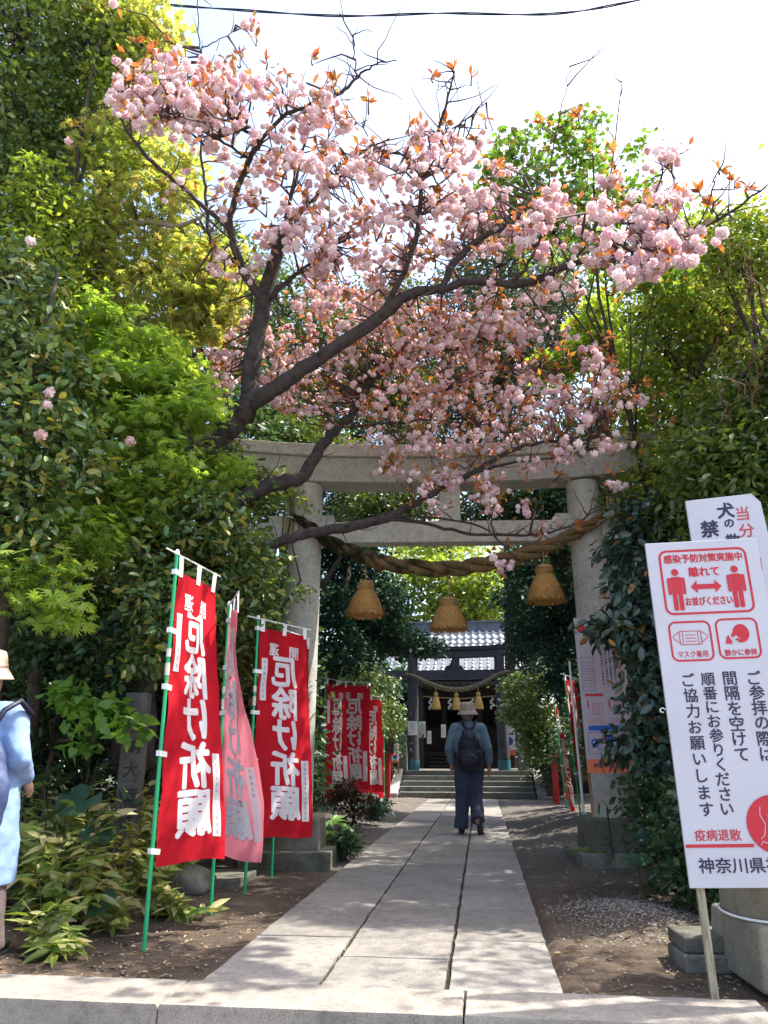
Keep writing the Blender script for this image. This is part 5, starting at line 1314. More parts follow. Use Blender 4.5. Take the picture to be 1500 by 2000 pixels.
# a double blossom: layered ruffled petals on a small ball
def blossom_geo(seed):
    r = np.random.default_rng(seed); V, F_ = [], []
    n = 30
    for i in range(n):
        z = 1-2*(i+.5)/n; z = z*.95; th = i*2.39996+r.normal()*.15; s = math.sqrt(1-z*z)
        d = np.array([s*math.cos(th), s*math.sin(th), z]); up = np.array([0, 0, 1.]) if abs(z) < .9 else np.array([1., 0, 0])
        a = np.cross(d, up); a /= np.linalg.norm(a); b = np.cross(a, d)
        tl = r.normal(0, .45); a, b = a*math.cos(tl)+b*math.sin(tl), b*math.cos(tl)-a*math.sin(tl)
        R0 = r.uniform(.36, .44); w_ = r.uniform(.18, .25); k = len(V)
        flare = d*.09
        V += [d*R0*.72-b*.05, d*R0-a*w_*.7+b*.05, d*(R0*1.04)+b*w_*1.0+flare, d*R0+a*w_*.7+b*.05, d*(R0*1.18)-a*w_*.5+b*w_*.8, d*(R0*1.18)+a*w_*.5+b*w_*.8]
        F_ += [(k, k+1, k+4, k+2), (k, k+2, k+5, k+3)]
    # soft filling so that the ball is not see-through
    k = len(V); m = 8
    for j, (rr, zz) in enumerate(((.0, -.33), (.25, -.22), (.34, 0), (.25, .22), (.0, .33))):
        for i in range(m): V.append(np.array([rr*math.cos(2*pi*i/m), rr*math.sin(2*pi*i/m), zz]))
    for j in range(4):
        for i in range(m): F_.append((k+j*m+i, k+j*m+(i+1) % m, k+(j+1)*m+(i+1) % m, k+(j+1)*m+i))
    return np.array(V), F_
for s_ in range(3): LT['blossom%d' % s_] = blossom_geo(s_)
def petal_mat(name, cols):
    m = leafmat(name, cols, .7, .15, .45, tcol=(1, .92, .95), tgain=1.0)
    return m
ML['petal'] = petal_mat('cherry_petal', [(.82, .66, .66), (.87, .76, .75), (.79, .58, .61), (.89, .83, .80), (.84, .71, .71), (.76, .50, .56), (.89, .81, .79), (.83, .66, .68), (.62, .42, .38), (.86, .74, .73)])
M_calyx = plain('flower_stalk', (.14, .05, .03), .7, .2, 20)
blobs = [  # px, py, rx, ry, Y, clusters, blossom size
 (300, 190, 80, 60, 5.3, 26, .092), (380, 170, 60, 50, 5.3, 20, .092), (350, 240, 70, 40, 5.3, 18, .092), (430, 200, 60, 60, 5.3, 20, .09), (420, 150, 40, 20, 5.4, 6, .085), (250, 180, 30, 50, 5.4, 9, .085), (270, 130, 30, 20, 5.4, 3, .085),
 (130, 258, 12, 8, 5.4, 1, .08), (220, 35, 12, 14, 5.6, 1, .08), (310, 370, 14, 8, 5.5, 1, .08), (545, 190, 40, 20, 5.4, 5, .08), (610, 200, 60, 25, 5.4, 12, .082),
 (540, 290, 50, 50, 5.6, 14, .085), (590, 240, 30, 30, 5.6, 6, .08), (530, 350, 70, 40, 5.7, 12, .08), (640, 330, 30, 45, 5.6, 10, .085), (715, 315, 45, 30, 5.6, 13, .09), (665, 350, 40, 25, 5.7, 6, .08),
 (450, 380, 60, 40, 5.8, 9, .075), (360, 345, 15, 12, 5.7, 1, .08), (590, 420, 60, 40, 5.9, 14, .08), (600, 480, 45, 40, 5.8, 14, .088), (530, 450, 30, 30, 5.9, 6, .08), (430, 520, 40, 30, 6, 6, .075), (690, 470, 60, 50, 6, 14, .078),
 (500, 540, 40, 30, 6, 6, .075), (650, 540, 70, 40, 6.2, 16, .078), (740, 540, 70, 50, 6.3, 16, .075), (700, 420, 50, 40, 6.1, 9, .075), (810, 270, 25, 20, 5.7, 5, .085), (850, 320, 50, 35, 5.8, 13, .085), (900, 280, 40, 30, 5.8, 7, .082), (790, 340, 35, 30, 5.9, 7, .08),
 (790, 410, 50, 40, 6, 10, .078), (870, 420, 60, 45, 6, 12, .078), (915, 400, 35, 55, 6.0, 12, .085), (870, 480, 70, 40, 6.2, 12, .075), (960, 440, 50, 40, 6.1, 8, .078), (820, 500, 60, 40, 6.3, 10, .075),
 (1060, 405, 38, 25, 5.6, 10, .088), (1035, 445, 25, 25, 5.6, 5, .085), (1000, 480, 40, 30, 5.9, 5, .078), (1070, 490, 20, 25, 5.8, 3, .08),
 (1205, 440, 55, 50, 5.4, 20, .09), (1265, 450, 40, 45, 5.3, 12, .088), (1165, 495, 35, 22, 5.4, 8, .088), (1250, 530, 42, 22, 5.3, 12, .092), (1325, 482, 38, 28, 5.2, 13, .095), (1320, 405, 18, 20, 5.3, 4, .085), (1312, 302, 24, 18, 5.3, 4, .088), (1265, 330, 12, 12, 5.4, 1, .085),
 (1208, 348, 16, 16, 5.5, 2, .085), (1290, 380, 25, 30, 5.4, 4, .08), (1085, 560, 40, 15, 5.7, 4, .08), (1010, 570, 60, 20, 6.2, 4, .075),
 (470, 60, 25, 20, 5.6, 2, .075), (330, 110, 30, 20, 5.4, 4, .085), (500, 170, 40, 25, 5.4, 5, .08), (650, 240, 35, 25, 5.6, 4, .075), (960, 350, 40, 40, 6.1, 7, .08), (1120, 430, 40, 30, 5.7, 5, .08), (1380, 470, 20, 20, 5.2, 2, .085), (410, 290, 50, 30, 5.6, 7, .082), (480, 620, 40, 30, 7.0, 5, .075), (400, 760, 30, 20, 7.0, 3, .078), (1090, 640, 30, 30, 7.0, 4, .078), (1160, 700, 40, 30, 7.0, 6, .08), (1230, 790, 40, 20, 6.9, 4, .078), (1000, 820, 80, 40, 7.3, 12, .075), (1080, 830, 60, 30, 7.1, 7, .075),
 # dense middle, further off
 (620, 590, 50, 40, 6.9, 14, .078), (700, 610, 90, 50, 7.0, 30, .078), (800, 640, 100, 50, 7.2, 34, .078), (900, 620, 80, 50, 7.2, 24, .078), (980, 640, 70, 50, 7.2, 22, .08), (760, 690, 100, 40, 7.4, 26, .078), (860, 730, 100, 40, 7.4, 30, .078), (960, 720, 80, 50, 7.3, 20, .078),
 (560, 700, 60, 50, 7.2, 16, .082), (450, 720, 50, 40, 7.0, 12, .088), (540, 770, 50, 40, 7.1, 12, .085), (420, 690, 30, 20, 7, 4, .08), (600, 770, 60, 40, 7.3, 14, .08), (500, 660, 60, 30, 7.1, 7, .078), (640, 690, 60, 50, 7.2, 16, .08),
 (690, 770, 60, 40, 7.4, 12, .078), (780, 790, 90, 40, 7.4, 22, .078), (880, 800, 80, 40, 7.4, 18, .078), (1070, 750, 40, 20, 7.0, 6, .085), (1040, 780, 60, 40, 7.2, 8, .078), (1020, 620, 40, 50, 7.2, 8, .08), (1130, 800, 60, 30, 7.0, 12, .085), (1190, 730, 40, 40, 6.9, 8, .085), (1180, 770, 40, 30, 6.9, 6, .085),
 (650, 830, 18, 12, 7.2, 2, .08), (700, 850, 30, 15, 7.2, 3, .075), (780, 870, 60, 25, 7.2, 9, .078), (870, 870, 70, 30, 7.2, 12, .078), (960, 860, 60, 30, 7.1, 8, .078), (1100, 880, 28, 18, 6.9, 8, .085), (1190, 876, 30, 12, 6.9, 4, .08), (1040, 905, 15, 8, 7.0, 2, .075),
 (775, 920, 20, 14, 7.1, 3, .08), (825, 940, 45, 15, 7.1, 7, .075), (880, 935, 25, 15, 7.1, 3, .08), (945, 945, 35, 25, 7.0, 6, .075), (950, 985, 25, 20, 7.0, 4, .075), (855, 992, 16, 8, 7.0, 2, .08), (1037, 985, 14, 12, 7.0, 2, .08), (983, 1097, 10, 14, 6.95, 2, .075), (1210, 950, 22, 8, 6.9, 2, .075), (1070, 1030, 25, 15, 7.0, 3, .07), (1255, 870, 15, 8, 6.8, 1, .07),
]
BP, BS, CL, LP, LD, LS = [], [], [], [], [], []
for px, py, rx, ry, Y, n, sz in blobs:
    for _ in range(int(n*(1.4 if Y >= 6.9 else 1.05)+.5)):
        a = rng.uniform(0, 2*pi); q = rng.random()**.5
        c = A(px+rx*q*cos(a), py+ry*q*sin(a), Y+rng.gauss(0, .28)); CL.append(np.array(c)+np.array([0, 0, .06]))
        m = 1 if n == 1 and rng.random() < .3 else rng.choice((2, 3, 3, 4, 5))
        for k in range(m):
            BP.append(np.array(c)+NR.normal(size=3)*sz*np.array([.52, .52, .40])); BS.append(sz*rng.uniform(.58, 1.14)*(.86 if Y >= 6.6 else 1.0))
        if rng.random() < .9:
            for k in range(rng.choice((2, 3, 4, 5)) if Y < 6.6 else rng.choice((3, 4, 5, 6, 7))):
                LP.append(np.array(c)+NR.normal(size=3)*(.05 if Y < 6.6 else .085)+np.array([0, 0, .04])); LD.append(NR.normal(size=3)*.8+np.array([0, 0, .25])); LS.append(rng.uniform(.055, .105) if Y < 6.6 else rng.uniform(.05, .085))
# leaf tufts alone
tips = [(960, 330, 5.8, 12, 30, 25), (300, 100, 5.4, 12, 30, 20), (470, 110, 5.5, 12, 40, 25), (560, 150, 5.4, 8, 30, 25), (1200, 300, 5.6, 8, 30, 30), (1390, 400, 5.2, 10, 30, 20), (1460, 370, 5.1, 8, 30, 20), (800, 250, 5.7, 8, 30, 20), (640, 290, 5.6, 10, 30, 20), (1020, 540, 5.8, 8, 30, 20), (560, 330, 5.7, 10, 40, 25), (1190, 640, 6.6, 8, 30, 30), (1160, 830, 6.8, 14, 50, 25), (860, 380, 5.9, 8, 30, 20), (480, 300, 5.6, 8, 30, 20), (888, 135, 5.5, 9, 28, 20), (200, 0, 5, 0, 1, 1), (845, 150, 5.55, 6, 18, 14), (920, 150, 5.5, 7, 18, 22), (500, 75, 5.6, 9, 25, 18), (520, 120, 5.5, 8, 30, 20), (610, 115, 5.4, 5, 15, 15), (440, 120, 5.5, 8, 25, 15), (330, 80, 5.5, 7, 25, 12), (265, 80, 5.5, 6, 18, 12), (655, 155, 5.3, 5, 18, 8), (530, 225, 5.5, 6, 15, 20),
        (1405, 330, 5.2, 8, 18, 14), (1435, 355, 5.2, 8, 18, 14), (1365, 375, 5.2, 5, 18, 10), (1060, 240, 5.6, 7, 30, 15), (1130, 225, 5.6, 9, 30, 14), (870, 240, 5.7, 8, 25, 15), (950, 235, 5.7, 7, 20, 20), (930, 270, 5.7, 8, 25, 15), (260, 160, 5.4, 7, 20, 20), (520, 400, 5.8, 14, 40, 30), (600, 385, 5.8, 12, 40, 25),
        (700, 285, 5.7, 8, 25, 15), (760, 310, 5.8, 7, 20, 20), (850, 505, 5.9, 9, 25, 25), (850, 600, 5.8, 8, 25, 20), (1100, 675, 6.2, 14, 22, 32), (1000, 460, 5.8, 8, 25, 20), (1200, 565, 5.4, 8, 25, 12), (1120, 590, 5.7, 8, 20, 14), (680, 575, 5.8, 9, 20, 15), (1080, 930, 6.9, 12, 30, 12), (760, 900, 7.0, 12, 28, 15), (910, 900, 7.0, 14, 50, 20), (960, 960, 6.9, 14, 35, 20),
        (1230, 760, 6.7, 22, 40, 25), (1180, 700, 6.8, 20, 35, 25), (1130, 760, 6.9, 12, 40, 25), (1290, 820, 6.6, 14, 35, 18), (1050, 800, 7, 14, 50, 25), (700, 330, 5.8, 10, 50, 30), (470, 690, 7, 14, 60, 40), (600, 650, 7, 16, 60, 50), (800, 560, 6.5, 18, 80, 50), (900, 700, 7.2, 26, 110, 60), (1020, 690, 7.1, 22, 80, 50), (780, 830, 7.2, 18, 90, 40), (930, 800, 7.2, 18, 80, 40), (640, 740, 7.2, 14, 70, 40), (440, 660, 7, 12, 50, 40), (1100, 840, 6.9, 12, 50, 20), (950, 560, 6.3, 12, 60, 40), (1270, 510, 5.4, 6, 40, 30), (735, 440, 6, 12, 60, 40), (640, 250, 5.6, 8, 40, 30), (1090, 1040, 7.0, 10, 50, 30), (720, 200, 5.4, 3, 30, 30)]
TW = MB(); imc = cherry.matrix_basis.inverted()
for px, py, Y, n, rx, ry in tips:
    if n == 0: continue
    c0 = A(px, py+ry*.8, Y+rng.gauss(0, .05)); CL.append(np.array(c0))
    sky_ = py < 420
    for g in range(max(1, int(n/5))):                                  # short shoots, each ending in a whorl of leaves
        e_ = A(px+rng.uniform(-1, 1)*rx*.75, py+rng.uniform(-1, .8)*ry*.75, Y+rng.gauss(0, .06)) if g or not sky_ else A(px, py-ry*.3, Y)
        m_ = Vector(c0).lerp(Vector(e_), .5)+Vector([rng.gauss(0, .015) for _ in range(3)])
        TW.tube([imc@Vector(c0), imc@m_, imc@Vector(e_)], [.009, .007, .005], 5, False)
        ax = (Vector(e_)-Vector(c0)).normalized()
        for k in range(rng.choice((4, 5, 6, 7))):
            a = rng.uniform(0, 6.28); o1 = ax.orthogonal().normalized(); o2 = ax.cross(o1)
            d = ax*rng.uniform(.1, 1.0)+(o1*cos(a)+o2*sin(a))*.9+Vector((0, 0, -.15 if not sky_ else .1))
            LP.append(np.array(e_)-np.array(ax)*rng.uniform(0, .05)); LD.append(np.array(d)); LS.append(rng.uniform(.065, .118) if sky_ or n < 14 else rng.uniform(.06, .10))
TW.build('shoots', M_twig, cherry, smooth=True)['kind'] = 'stuff'
BP = np.array(BP); BS = np.array(BS); n = len(BP)
kind = NR.integers(0, 3, n)
for s_ in range(3):
    q = kind == s_
    make_leaves(cherry, ML['petal'], 'blossom%d' % s_, BP[q], NR.normal(size=(q.sum(), 3)), NR.normal(size=(q.sum(), 3)), BS[q], 'blossom', 100, 'blossoms')
fp = [A(95, 765, 4.75), A(90, 790, 4.75), A(255, 862, 5.1), A(80, 850, 4.6), A(60, 470, 4.9)]
make_leaves(cm, ML['petal'], 'blossom1', np.array(fp), NR.normal(size=(5, 3)), NR.normal(size=(5, 3)), np.full(5, .085), 'flower', 5)
LP, LD, LS = np.array(LP), np.array(LD), np.array(LS)
make_leaves(cherry, ML['bronze'], 'cherry', LP, LD, NR.normal(size=(len(LP), 3))*.9+np.array([0, -.4, .5]), LS, 'leaf', 300, 'young_leaves')
twigs(cherry, [c for c in CL if c[1] < 6.6], None, M_twig, 1.0, .0115, 'twigs', nodes=K, n=5, sag=.05)
twigs(cherry, [c for c in CL if c[1] >= 6.6], None, M_twig, .75, .007, 'fine_twigs', nodes=K, n=4, sag=.03)
# bare side twigs along the boughs
mb = MB(); im = cherry.matrix_basis.inverted()
for i in range(420):
    p = Vector(K[rng.randrange(len(K))])
    if p.z < 2.9: continue
    d = Vector((rng.gauss(.25, .7), rng.gauss(0, .6), rng.gauss(.55, .5))).normalized(); L_ = rng.uniform(.12, .55); pts = [p]
    for k in range(5): d = (d+Vector((rng.gauss(0, .18), rng.gauss(0, .18), rng.gauss(.03, .15)))).normalized(); pts.append(pts[-1]+d*L_/5)
    mb.tube([im@q for q in pts], [.0075, .0062, .005, .0042, .0036, .0028], 4, False)
tag(mb.build('bare_twigs', M_twig, cherry, smooth=True), kind='stuff')
print('blossoms', n, 'leaves', len(LP))

# ------------------------------------------------------------------ undergrowth, left front
def plant(name, label, cat, loc, group=None): return tree_root(name, (loc[0], loc[1], gh(loc[0], loc[1])), label, cat, group)
def sasa(loc, label, nst, spread, h, seed, leaf='sasa', size=.14):
    r = np.random.default_rng(seed); e = plant('bamboo_grass', label, 'plant', loc, 'clumps of dwarf bamboo on the left verge')
    P, D, S = [], [], []; mb = MB()
    for i in range(nst):
        x, y = r.normal(0, spread, 2)*np.array([1, .7]); hh = h*r.uniform(.35, 1.1); lx, ly = r.normal(0, .12, 2)
        top = np.array([x+lx, y+ly, hh]); mb.tube([(x, y, -.03), (x+lx*.4, y+ly*.4, hh*.55), tuple(top)], [.004, .003, .0018], 4, False)
        for k in range(r.integers(9, 17)):
            t = r.uniform(.2, 1); p = np.array([x+lx*t, y+ly*t, hh*t]); a = r.uniform(0, 6.28)
            P.append(p); D.append([math.cos(a), math.sin(a), r.uniform(-.5, .5)]); S.append(size*r.uniform(.7, 1.3))
    tag(mb.build('stems', plain('sasa_stem', (.14, .13, .05), .6), e), kind='stuff')
    P = np.array(P)+np.array(e.location); nn = len(P)
    make_leaves(e, ML[leaf], 'lance' if leaf == 'sasa' else leaf, P, np.array(D, float), np.random.default_rng(seed).normal(size=(nn, 3))*.4+np.array([0, -.2, 1]), np.array(S), 'leaf', 90, 'leaves')
LT['lance'] = T([(0, 0, 0), (-.14, .28, .03), (-.12, .6, .01), (0, 1, -.12), (.12, .6, .01), (.14, .28, .03), (0, .4, -.01)], [(0, 6, 1), (1, 6, 2), (2, 6, 3), (3, 6, 4), (4, 6, 5), (5, 6, 0)])
for i, (px, py, n, sp, h, lab) in enumerate(((110, 1815, 26, .10, .42, 'dwarf bamboo clump beside the person in pale blue'), (130, 1790, 40, .20, .62, 'dwarf bamboo clump below the broad round leaves'), (200, 1760, 36, .2, .70, 'dwarf bamboo clump with straw-coloured leaf edges in the middle of the bed'),
                                  (265, 1750, 34, .17, .72, 'dwarf bamboo clump left of the nearest green pole'), (90, 1740, 40, .25, .82, 'tall dwarf bamboo clump at the back of the bed'), (310, 1730, 26, .16, .7, 'dwarf bamboo clump behind the nearest red banner'), (215, 1700, 44, .25, .72, 'dwarf bamboo clump under the stone marker'), (340, 1700, 26, .16, .5, 'dwarf bamboo clump right of the stone marker'),
                                  (105, 1858, 12, .05, .26, 'small dwarf bamboo tuft at the kerb in front of the bed'), (215, 1815, 6, .03, .18, 'single small dwarf bamboo tuft near the nearest green pole'), (345, 1785, 8, .04, .16, 'small yellowing bamboo tuft between the first two green poles'), (-60, 1800, 30, .25, .6, 'dwarf bamboo clump behind the person in pale blue'))):
    g = G(px, py, 0); sasa(g, lab, n, sp, h, 100+i)
def big_leaves(label, spots, mat, size, name='leopard_plant', tmpl='round'):
    c = G(spots[0][0], 1790, 0); base = A(spots[0][0], 1700, spots[0][2]); e = plant(name, label, 'plant', (base.x, base.y))
    P, D, Nn, S = [], [], [], []; mb = MB(); im = e.matrix_basis.inverted()
    for px, py, Y, k in spots:
        p = A(px, py, Y); P.append(p); D.append([rng.uniform(-.6, .6), -.5, rng.uniform(-.6, .2)]); Nn.append([rng.uniform(-.4, .4), -.7, .75]); S.append(size*k)
        mb.tube([im@Vector((p.x*.7+base.x*.3, Y+.08, gh(p.x, Y)-.02)), im@(p+Vector((0, .06, -.06))), im@p], [.006, .005, .003], 5, False)
    tag(mb.build('stems', plain('leaf_stalk', (.06, .08, .03), .5), e), kind='stuff')
    make_leaves(e, ML[mat], tmpl, np.array(P), np.array(D, float), np.array(Nn, float), np.array(S), 'leaf', 60, 'leaves')
big_leaves('leopard plant with broad round dark leaves in the left bed', [(165, 1560, 5.5, 1.3), (215, 1600, 5.4, .9), (80, 1520, 5.5, 1.1), (120, 1530, 5.6, .9), (190, 1625, 5.3, .9), (140, 1730, 4.95, .85), (195, 1760, 4.85, .75), (150, 1690, 5.1, .7), (260, 1560, 5.8, .8), (105, 1590, 5.2, .8)], 'round', .26)
big_leaves('leopard plant with ragged dark leaves by the right plinth', [(1275, 1640, 6.6, 1.1), (1245, 1675, 6.4, .9), (1305, 1600, 6.6, .9), (1300, 1660, 6.4, .9), (1260, 1610, 6.8, .8), (1330, 1650, 6.3, .8)], 'round', .22)
LT['small5'] = LT['heart']
ms = auto_tree('young_shrub', 'young shrub with fresh green leaves in front of the dark left hedge', 'shrub', [L(140, 1360, 5.7, 34, 32), L(170, 1400, 5.7, 30, 26), L(120, 1350, 5.7, 20, 22), L(225, 1400, 5.7, 38, 22), L(270, 1425, 5.6, 26, 18), L(165, 1450, 5.7, 18, 20)],
               'mulberry', 'heart', 55, 6, .085, .05, r=.012, base=(-3.0, 5.8), parts=250, flat=.5)
# fatsia by the left plinth
fe = plant('fatsia_shrub', 'light green fatsia with star-shaped leaves beside the left plinth', 'shrub', G(648, 1668)[:2])
P, D, Nn, S = [], [], [], []
for px, py in ((645, 1600), (622, 1612), (668, 1615), (630, 1635), (665, 1640), (650, 1622), (640, 1650), (618, 1628), (672, 1632), (655, 1605), (635, 1615), (680, 1650)):
    P.append(A(px, py, 8.6+rng.uniform(-.12, .12))); a = rng.uniform(0, 6.28); D.append([cos(a), sin(a)-.3, -.15]); Nn.append([rng.uniform(-.3, .3), -.5, .8]); S.append(rng.uniform(.15, .21))
make_leaves(fe, ML['fatsia'], 'fatsia', np.array(P), np.array(D, float), np.array(Nn, float), np.array(S), 'leaf', 60)
MB().tube([(0, 0, -.03), (.02, 0, .15), (0, .02, .3)], .012, 6).build('stem', M_bark_dark, fe)
auto_tree('low_shrub', 'dark drooping growth under the fatsia', 'shrub', [L(675, 1640, 8.5, 26, 22), L(650, 1660, 8.5, 25, 14), L(690, 1655, 8.7, 16, 16)], 'dark', 'lance', 90, 8, .08, .04, r=.01, inner=.1)
auto_tree('brown_shrub', 'small reddish brown shrub under the far red banners', 'shrub', [L(680, 1545, 11.5, 38, 26), L(655, 1560, 11.5, 25, 22), L(710, 1560, 11.6, 22, 16), L(690, 1590, 11.4, 25, 14)], 'brown', 'small', 170, 8, .06, .05, r=.025, inner=.2)
auto_tree('green_tuft', 'small dark green shrub at the foot of the far banners', 'shrub', [L(730, 1590-8, 12.6, 24, 18), L(745, 1575, 13.5, 16, 12)], 'bluedark', 'lance', 80, 8, .10, .05, r=.01, inner=.2)
sasa(G(1165, 1690, 0), 'small pale grass tuft beside the right foot slab', 10, .05, .2, 300)
# dead leaves, twigs, pebbles
def scatter(n, xr, yr, avoid=(-1.36, .33)):
    out = []
    while len(out) < n:
        x = rng.uniform(*xr); y = yr[0]+(yr[1]-yr[0])*rng.random()**1.5
        if avoid[0] < x < avoid[1] and rng.random() > .03: continue
        out.append((x, y, gh(x, y)+.006 if not avoid[0] < x < avoid[1] else .004))
    return np.array(out)
P = np.concatenate([scatter(850, (-3.4, 2.3), (3.95, 12)), scatter(300, (-3.2, -1.4), (3.95, 5.6))])
nn = len(P); a = NR.uniform(0, 6.28, nn)
o = make_leaves(None, ML['dry'], 'oval', P, np.stack([np.cos(a), np.sin(a), NR.normal(0, .15, nn)], 1), NR.normal(size=(nn, 3))*.25+np.array([0, 0, 1]), NR.uniform(.015, .05, nn), rest='fallen_leaves')
gp = []
for i in range(5200):
    if i < 3000: x, y = rng.gauss(.97, .26), rng.gauss(5.8, .42)
    else: x = rng.uniform(-3.4, 2.2); y = 3.95+9*rng.random()**1.6
    if -1.38 < x < .36 or y < 3.95: continue
    gp.append((x, y, gh(x, y)+.003))
P = np.array(gp); nn = len(P)
LT['pebble'] = T([(-.5, 0, 0), (0, -.4, 0), (.5, 0, 0), (0, .45, 0), (.1, .05, .4)], [(0, 1, 4), (1, 2, 4), (2, 3, 4), (3, 0, 4)])
ML['grit'] = leafmat('grit', [(.16, .15, .13), (.24, .225, .20), (.10, .09, .08), (.32, .30, .27), (.14, .12, .10)], .9, .2, 0.0)
make_leaves(None, ML['grit'], 'pebble', P, NR.normal(size=(nn, 3))*np.array([1, 1, .1]), NR.normal(size=(nn, 3))*.2+np.array([0, 0, 1]), NR.uniform(.006, .022, nn), rest='gravel')
mb = MB()
for i in range(620):                                              # dry straw and pine needles on the soil
    x = rng.choice((rng.uniform(-3.2, -1.4), rng.uniform(-2.6, -1.45), rng.uniform(.36, 1.6))); y = 3.95+3*rng.random()**1.5; z = gh(x, y)+.008
    a = rng.gauss(0, .8); l = rng.uniform(.03, .13); d = Vector((cos(a), sin(a), rng.uniform(-.03, .06)))*l; s_ = Vector((-sin(a), cos(a), 0))*.0016
    p = Vector((x, y, z)); mb.add([p-s_, p+s_, p+d+s_, p+d-s_], [(0, 1, 2, 3)])
tag(mb.build('dry_straw', plain('dry_grass', (.30, .22, .12), .9, .3, 5)), kind='stuff')

# ------------------------------------------------------------------ people
def capsule(mb, a, b, ra, rb, n=14):
    a, b = Vector(a), Vector(b); d = (b-a); L_ = d.length
    if L_ < 1e-6: d = Vector((0, 0, 1)); L_ = 1e-6
    d.normalize(); pts, rr = [], []
    for t in (-1, -.8, -.45): pts.append(a+d*ra*t); rr.append(ra*math.sqrt(max(.0004, 1-t*t)))
    pts.append(a); rr.append(ra); pts.append(b); rr.append(rb)
    for t in (.45, .8, 1): pts.append(b+d*rb*t); rr.append(rb*math.sqrt(max(.0004, 1-t*t)))
    mb.tube(pts, rr, n)
def ellip(mb, c, r, n=16):
    vs, fs = [], []; m = 10
    for j in range(1, m):
        ph = pi*j/m
        for k in range(n): th = 2*pi*k/n; vs.append((c[0]+r[0]*sin(ph)*cos(th), c[1]+r[1]*sin(ph)*sin(th), c[2]+r[2]*cos(ph)))
    vs.append((c[0], c[1], c[2]+r[2])); vs.append((c[0], c[1], c[2]-r[2])); t, b = len(vs)-2, len(vs)-1
    for j in range(m-2):
        for k in range(n): k2 = (k+1) % n; fs.append((j*n+k, (j+1)*n+k, (j+1)*n+k2, j*n+k2))
    for k in range(n): k2 = (k+1) % n; fs.append((t, k, k2)); fs.append((b, (m-2)*n+k2, (m-2)*n+k))
    mb.add(vs, fs)
def fuse(mb, name, mat, parent, vox=.012, sm=6, folds=0, fs=.12):
    o = mb.build(name, mat, parent)
    r_ = o.modifiers.new('r', 'REMESH'); r_.mode = 'VOXEL'; r_.voxel_size = vox
    s_ = o.modifiers.new('s', 'SMOOTH'); s_.iterations = sm; s_.factor = .6
    if folds:
        tx = bpy.data.textures.new('folds', 'CLOUDS'); tx.noise_scale = fs; tx.noise_depth = 2
        d_ = o.modifiers.new('d', 'DISPLACE'); d_.texture = tx; d_.strength = folds; d_.mid_level = .5
    bpy.context.view_layer.update()
    me = bpy.data.meshes.new_from_object(o.evaluated_get(bpy.context.evaluated_depsgraph_get()))
    o.modifiers.clear(); o.data = me; me.polygons.foreach_set('use_smooth', [True]*len(me.polygons))
    if not me.materials: me.materials.append(mat)
    return o
M_skin = plain('skin', (.42, .24, .17), .55, .08, 8)
M_hair = plain('dark_hair', (.03, .026, .024), .6, .3, 40)
M_shirt = plain('blue_grey_shirt', (.14, .21, .27), .85, .15, 9, .3, 30)
M_jeans = plain('dark_jeans', (.05, .062, .11), .85, .25, 9, .3, 40)
M_bag = plain('navy_nylon', (.010, .012, .030), .5, .25, 7, .4, 25)
M_hat = plain('beige_cotton', (.42, .35, .29), .85, .1, 14, .2, 60)
M_shoe = plain('black_shoe', (.012, .012, .015), .5, .2, 10)
M_sole = plain('grey_sole', (.05, .05, .055), .7, .1, 10)
def hat(parent, c, s, lean=0, mat=M_hat):
    prof = [(.150, -.055), (.147, -.047), (.116, .005), (.110, .02), (.108, .05), (.104, .085), (.094, .112), (.065, .122), (.0, .125)]
    o = MB().lathe([(r_*s*1.0, z*s) for r_, z in prof[:-1]], 28, (0, 0, 0)).build('hat', mat, parent, smooth=True)
    b_ = MB().lathe([(.1125*s, .014*s), (.1105*s, .038*s)], 28).build('hat_band', mat, parent, smooth=True); b_.location = c; b_.rotation_euler = (R(lean), 0, 0)
    o.location = c; o.rotation_euler = (R(lean), 0, 0); m_ = o.modifiers.new('s', 'SOLIDIFY'); m_.thickness = .003; return o
def hand(mb, w_, d, side, s=1.0):
    """palm and five loosely curled fingers hanging along d from the wrist w_"""
    w_ = Vector(w_); d = Vector(d).normalized(); x = Vector((side, 0, 0)); f = Vector((0, 1, 0))
    capsule(mb, w_, w_+d*.07*s, .022*s, .034*s, 10)
    for i, (o_, l) in enumerate(((-.027, .066), (-.009, .075), (.010, .072), (.027, .056))):
        a = w_+d*.085*s+f*o_*s; b = a+d*l*.55*s-x*.006*s; c = b+d*l*.42*s-x*.02*s
        capsule(mb, a, b, .0105*s, .0095*s, 8); capsule(mb, b, c, .0095*s, .008*s, 8)
    a = w_+d*.03*s+f*.03*s; b = a+d*.04*s+f*.02*s-x*.008*s; c = b+d*.03*s-x*.01*s+f*.004*s
    capsule(mb, a, b, .0125*s, .011*s, 8); capsule(mb, b, c, .011*s, .009*s, 8)
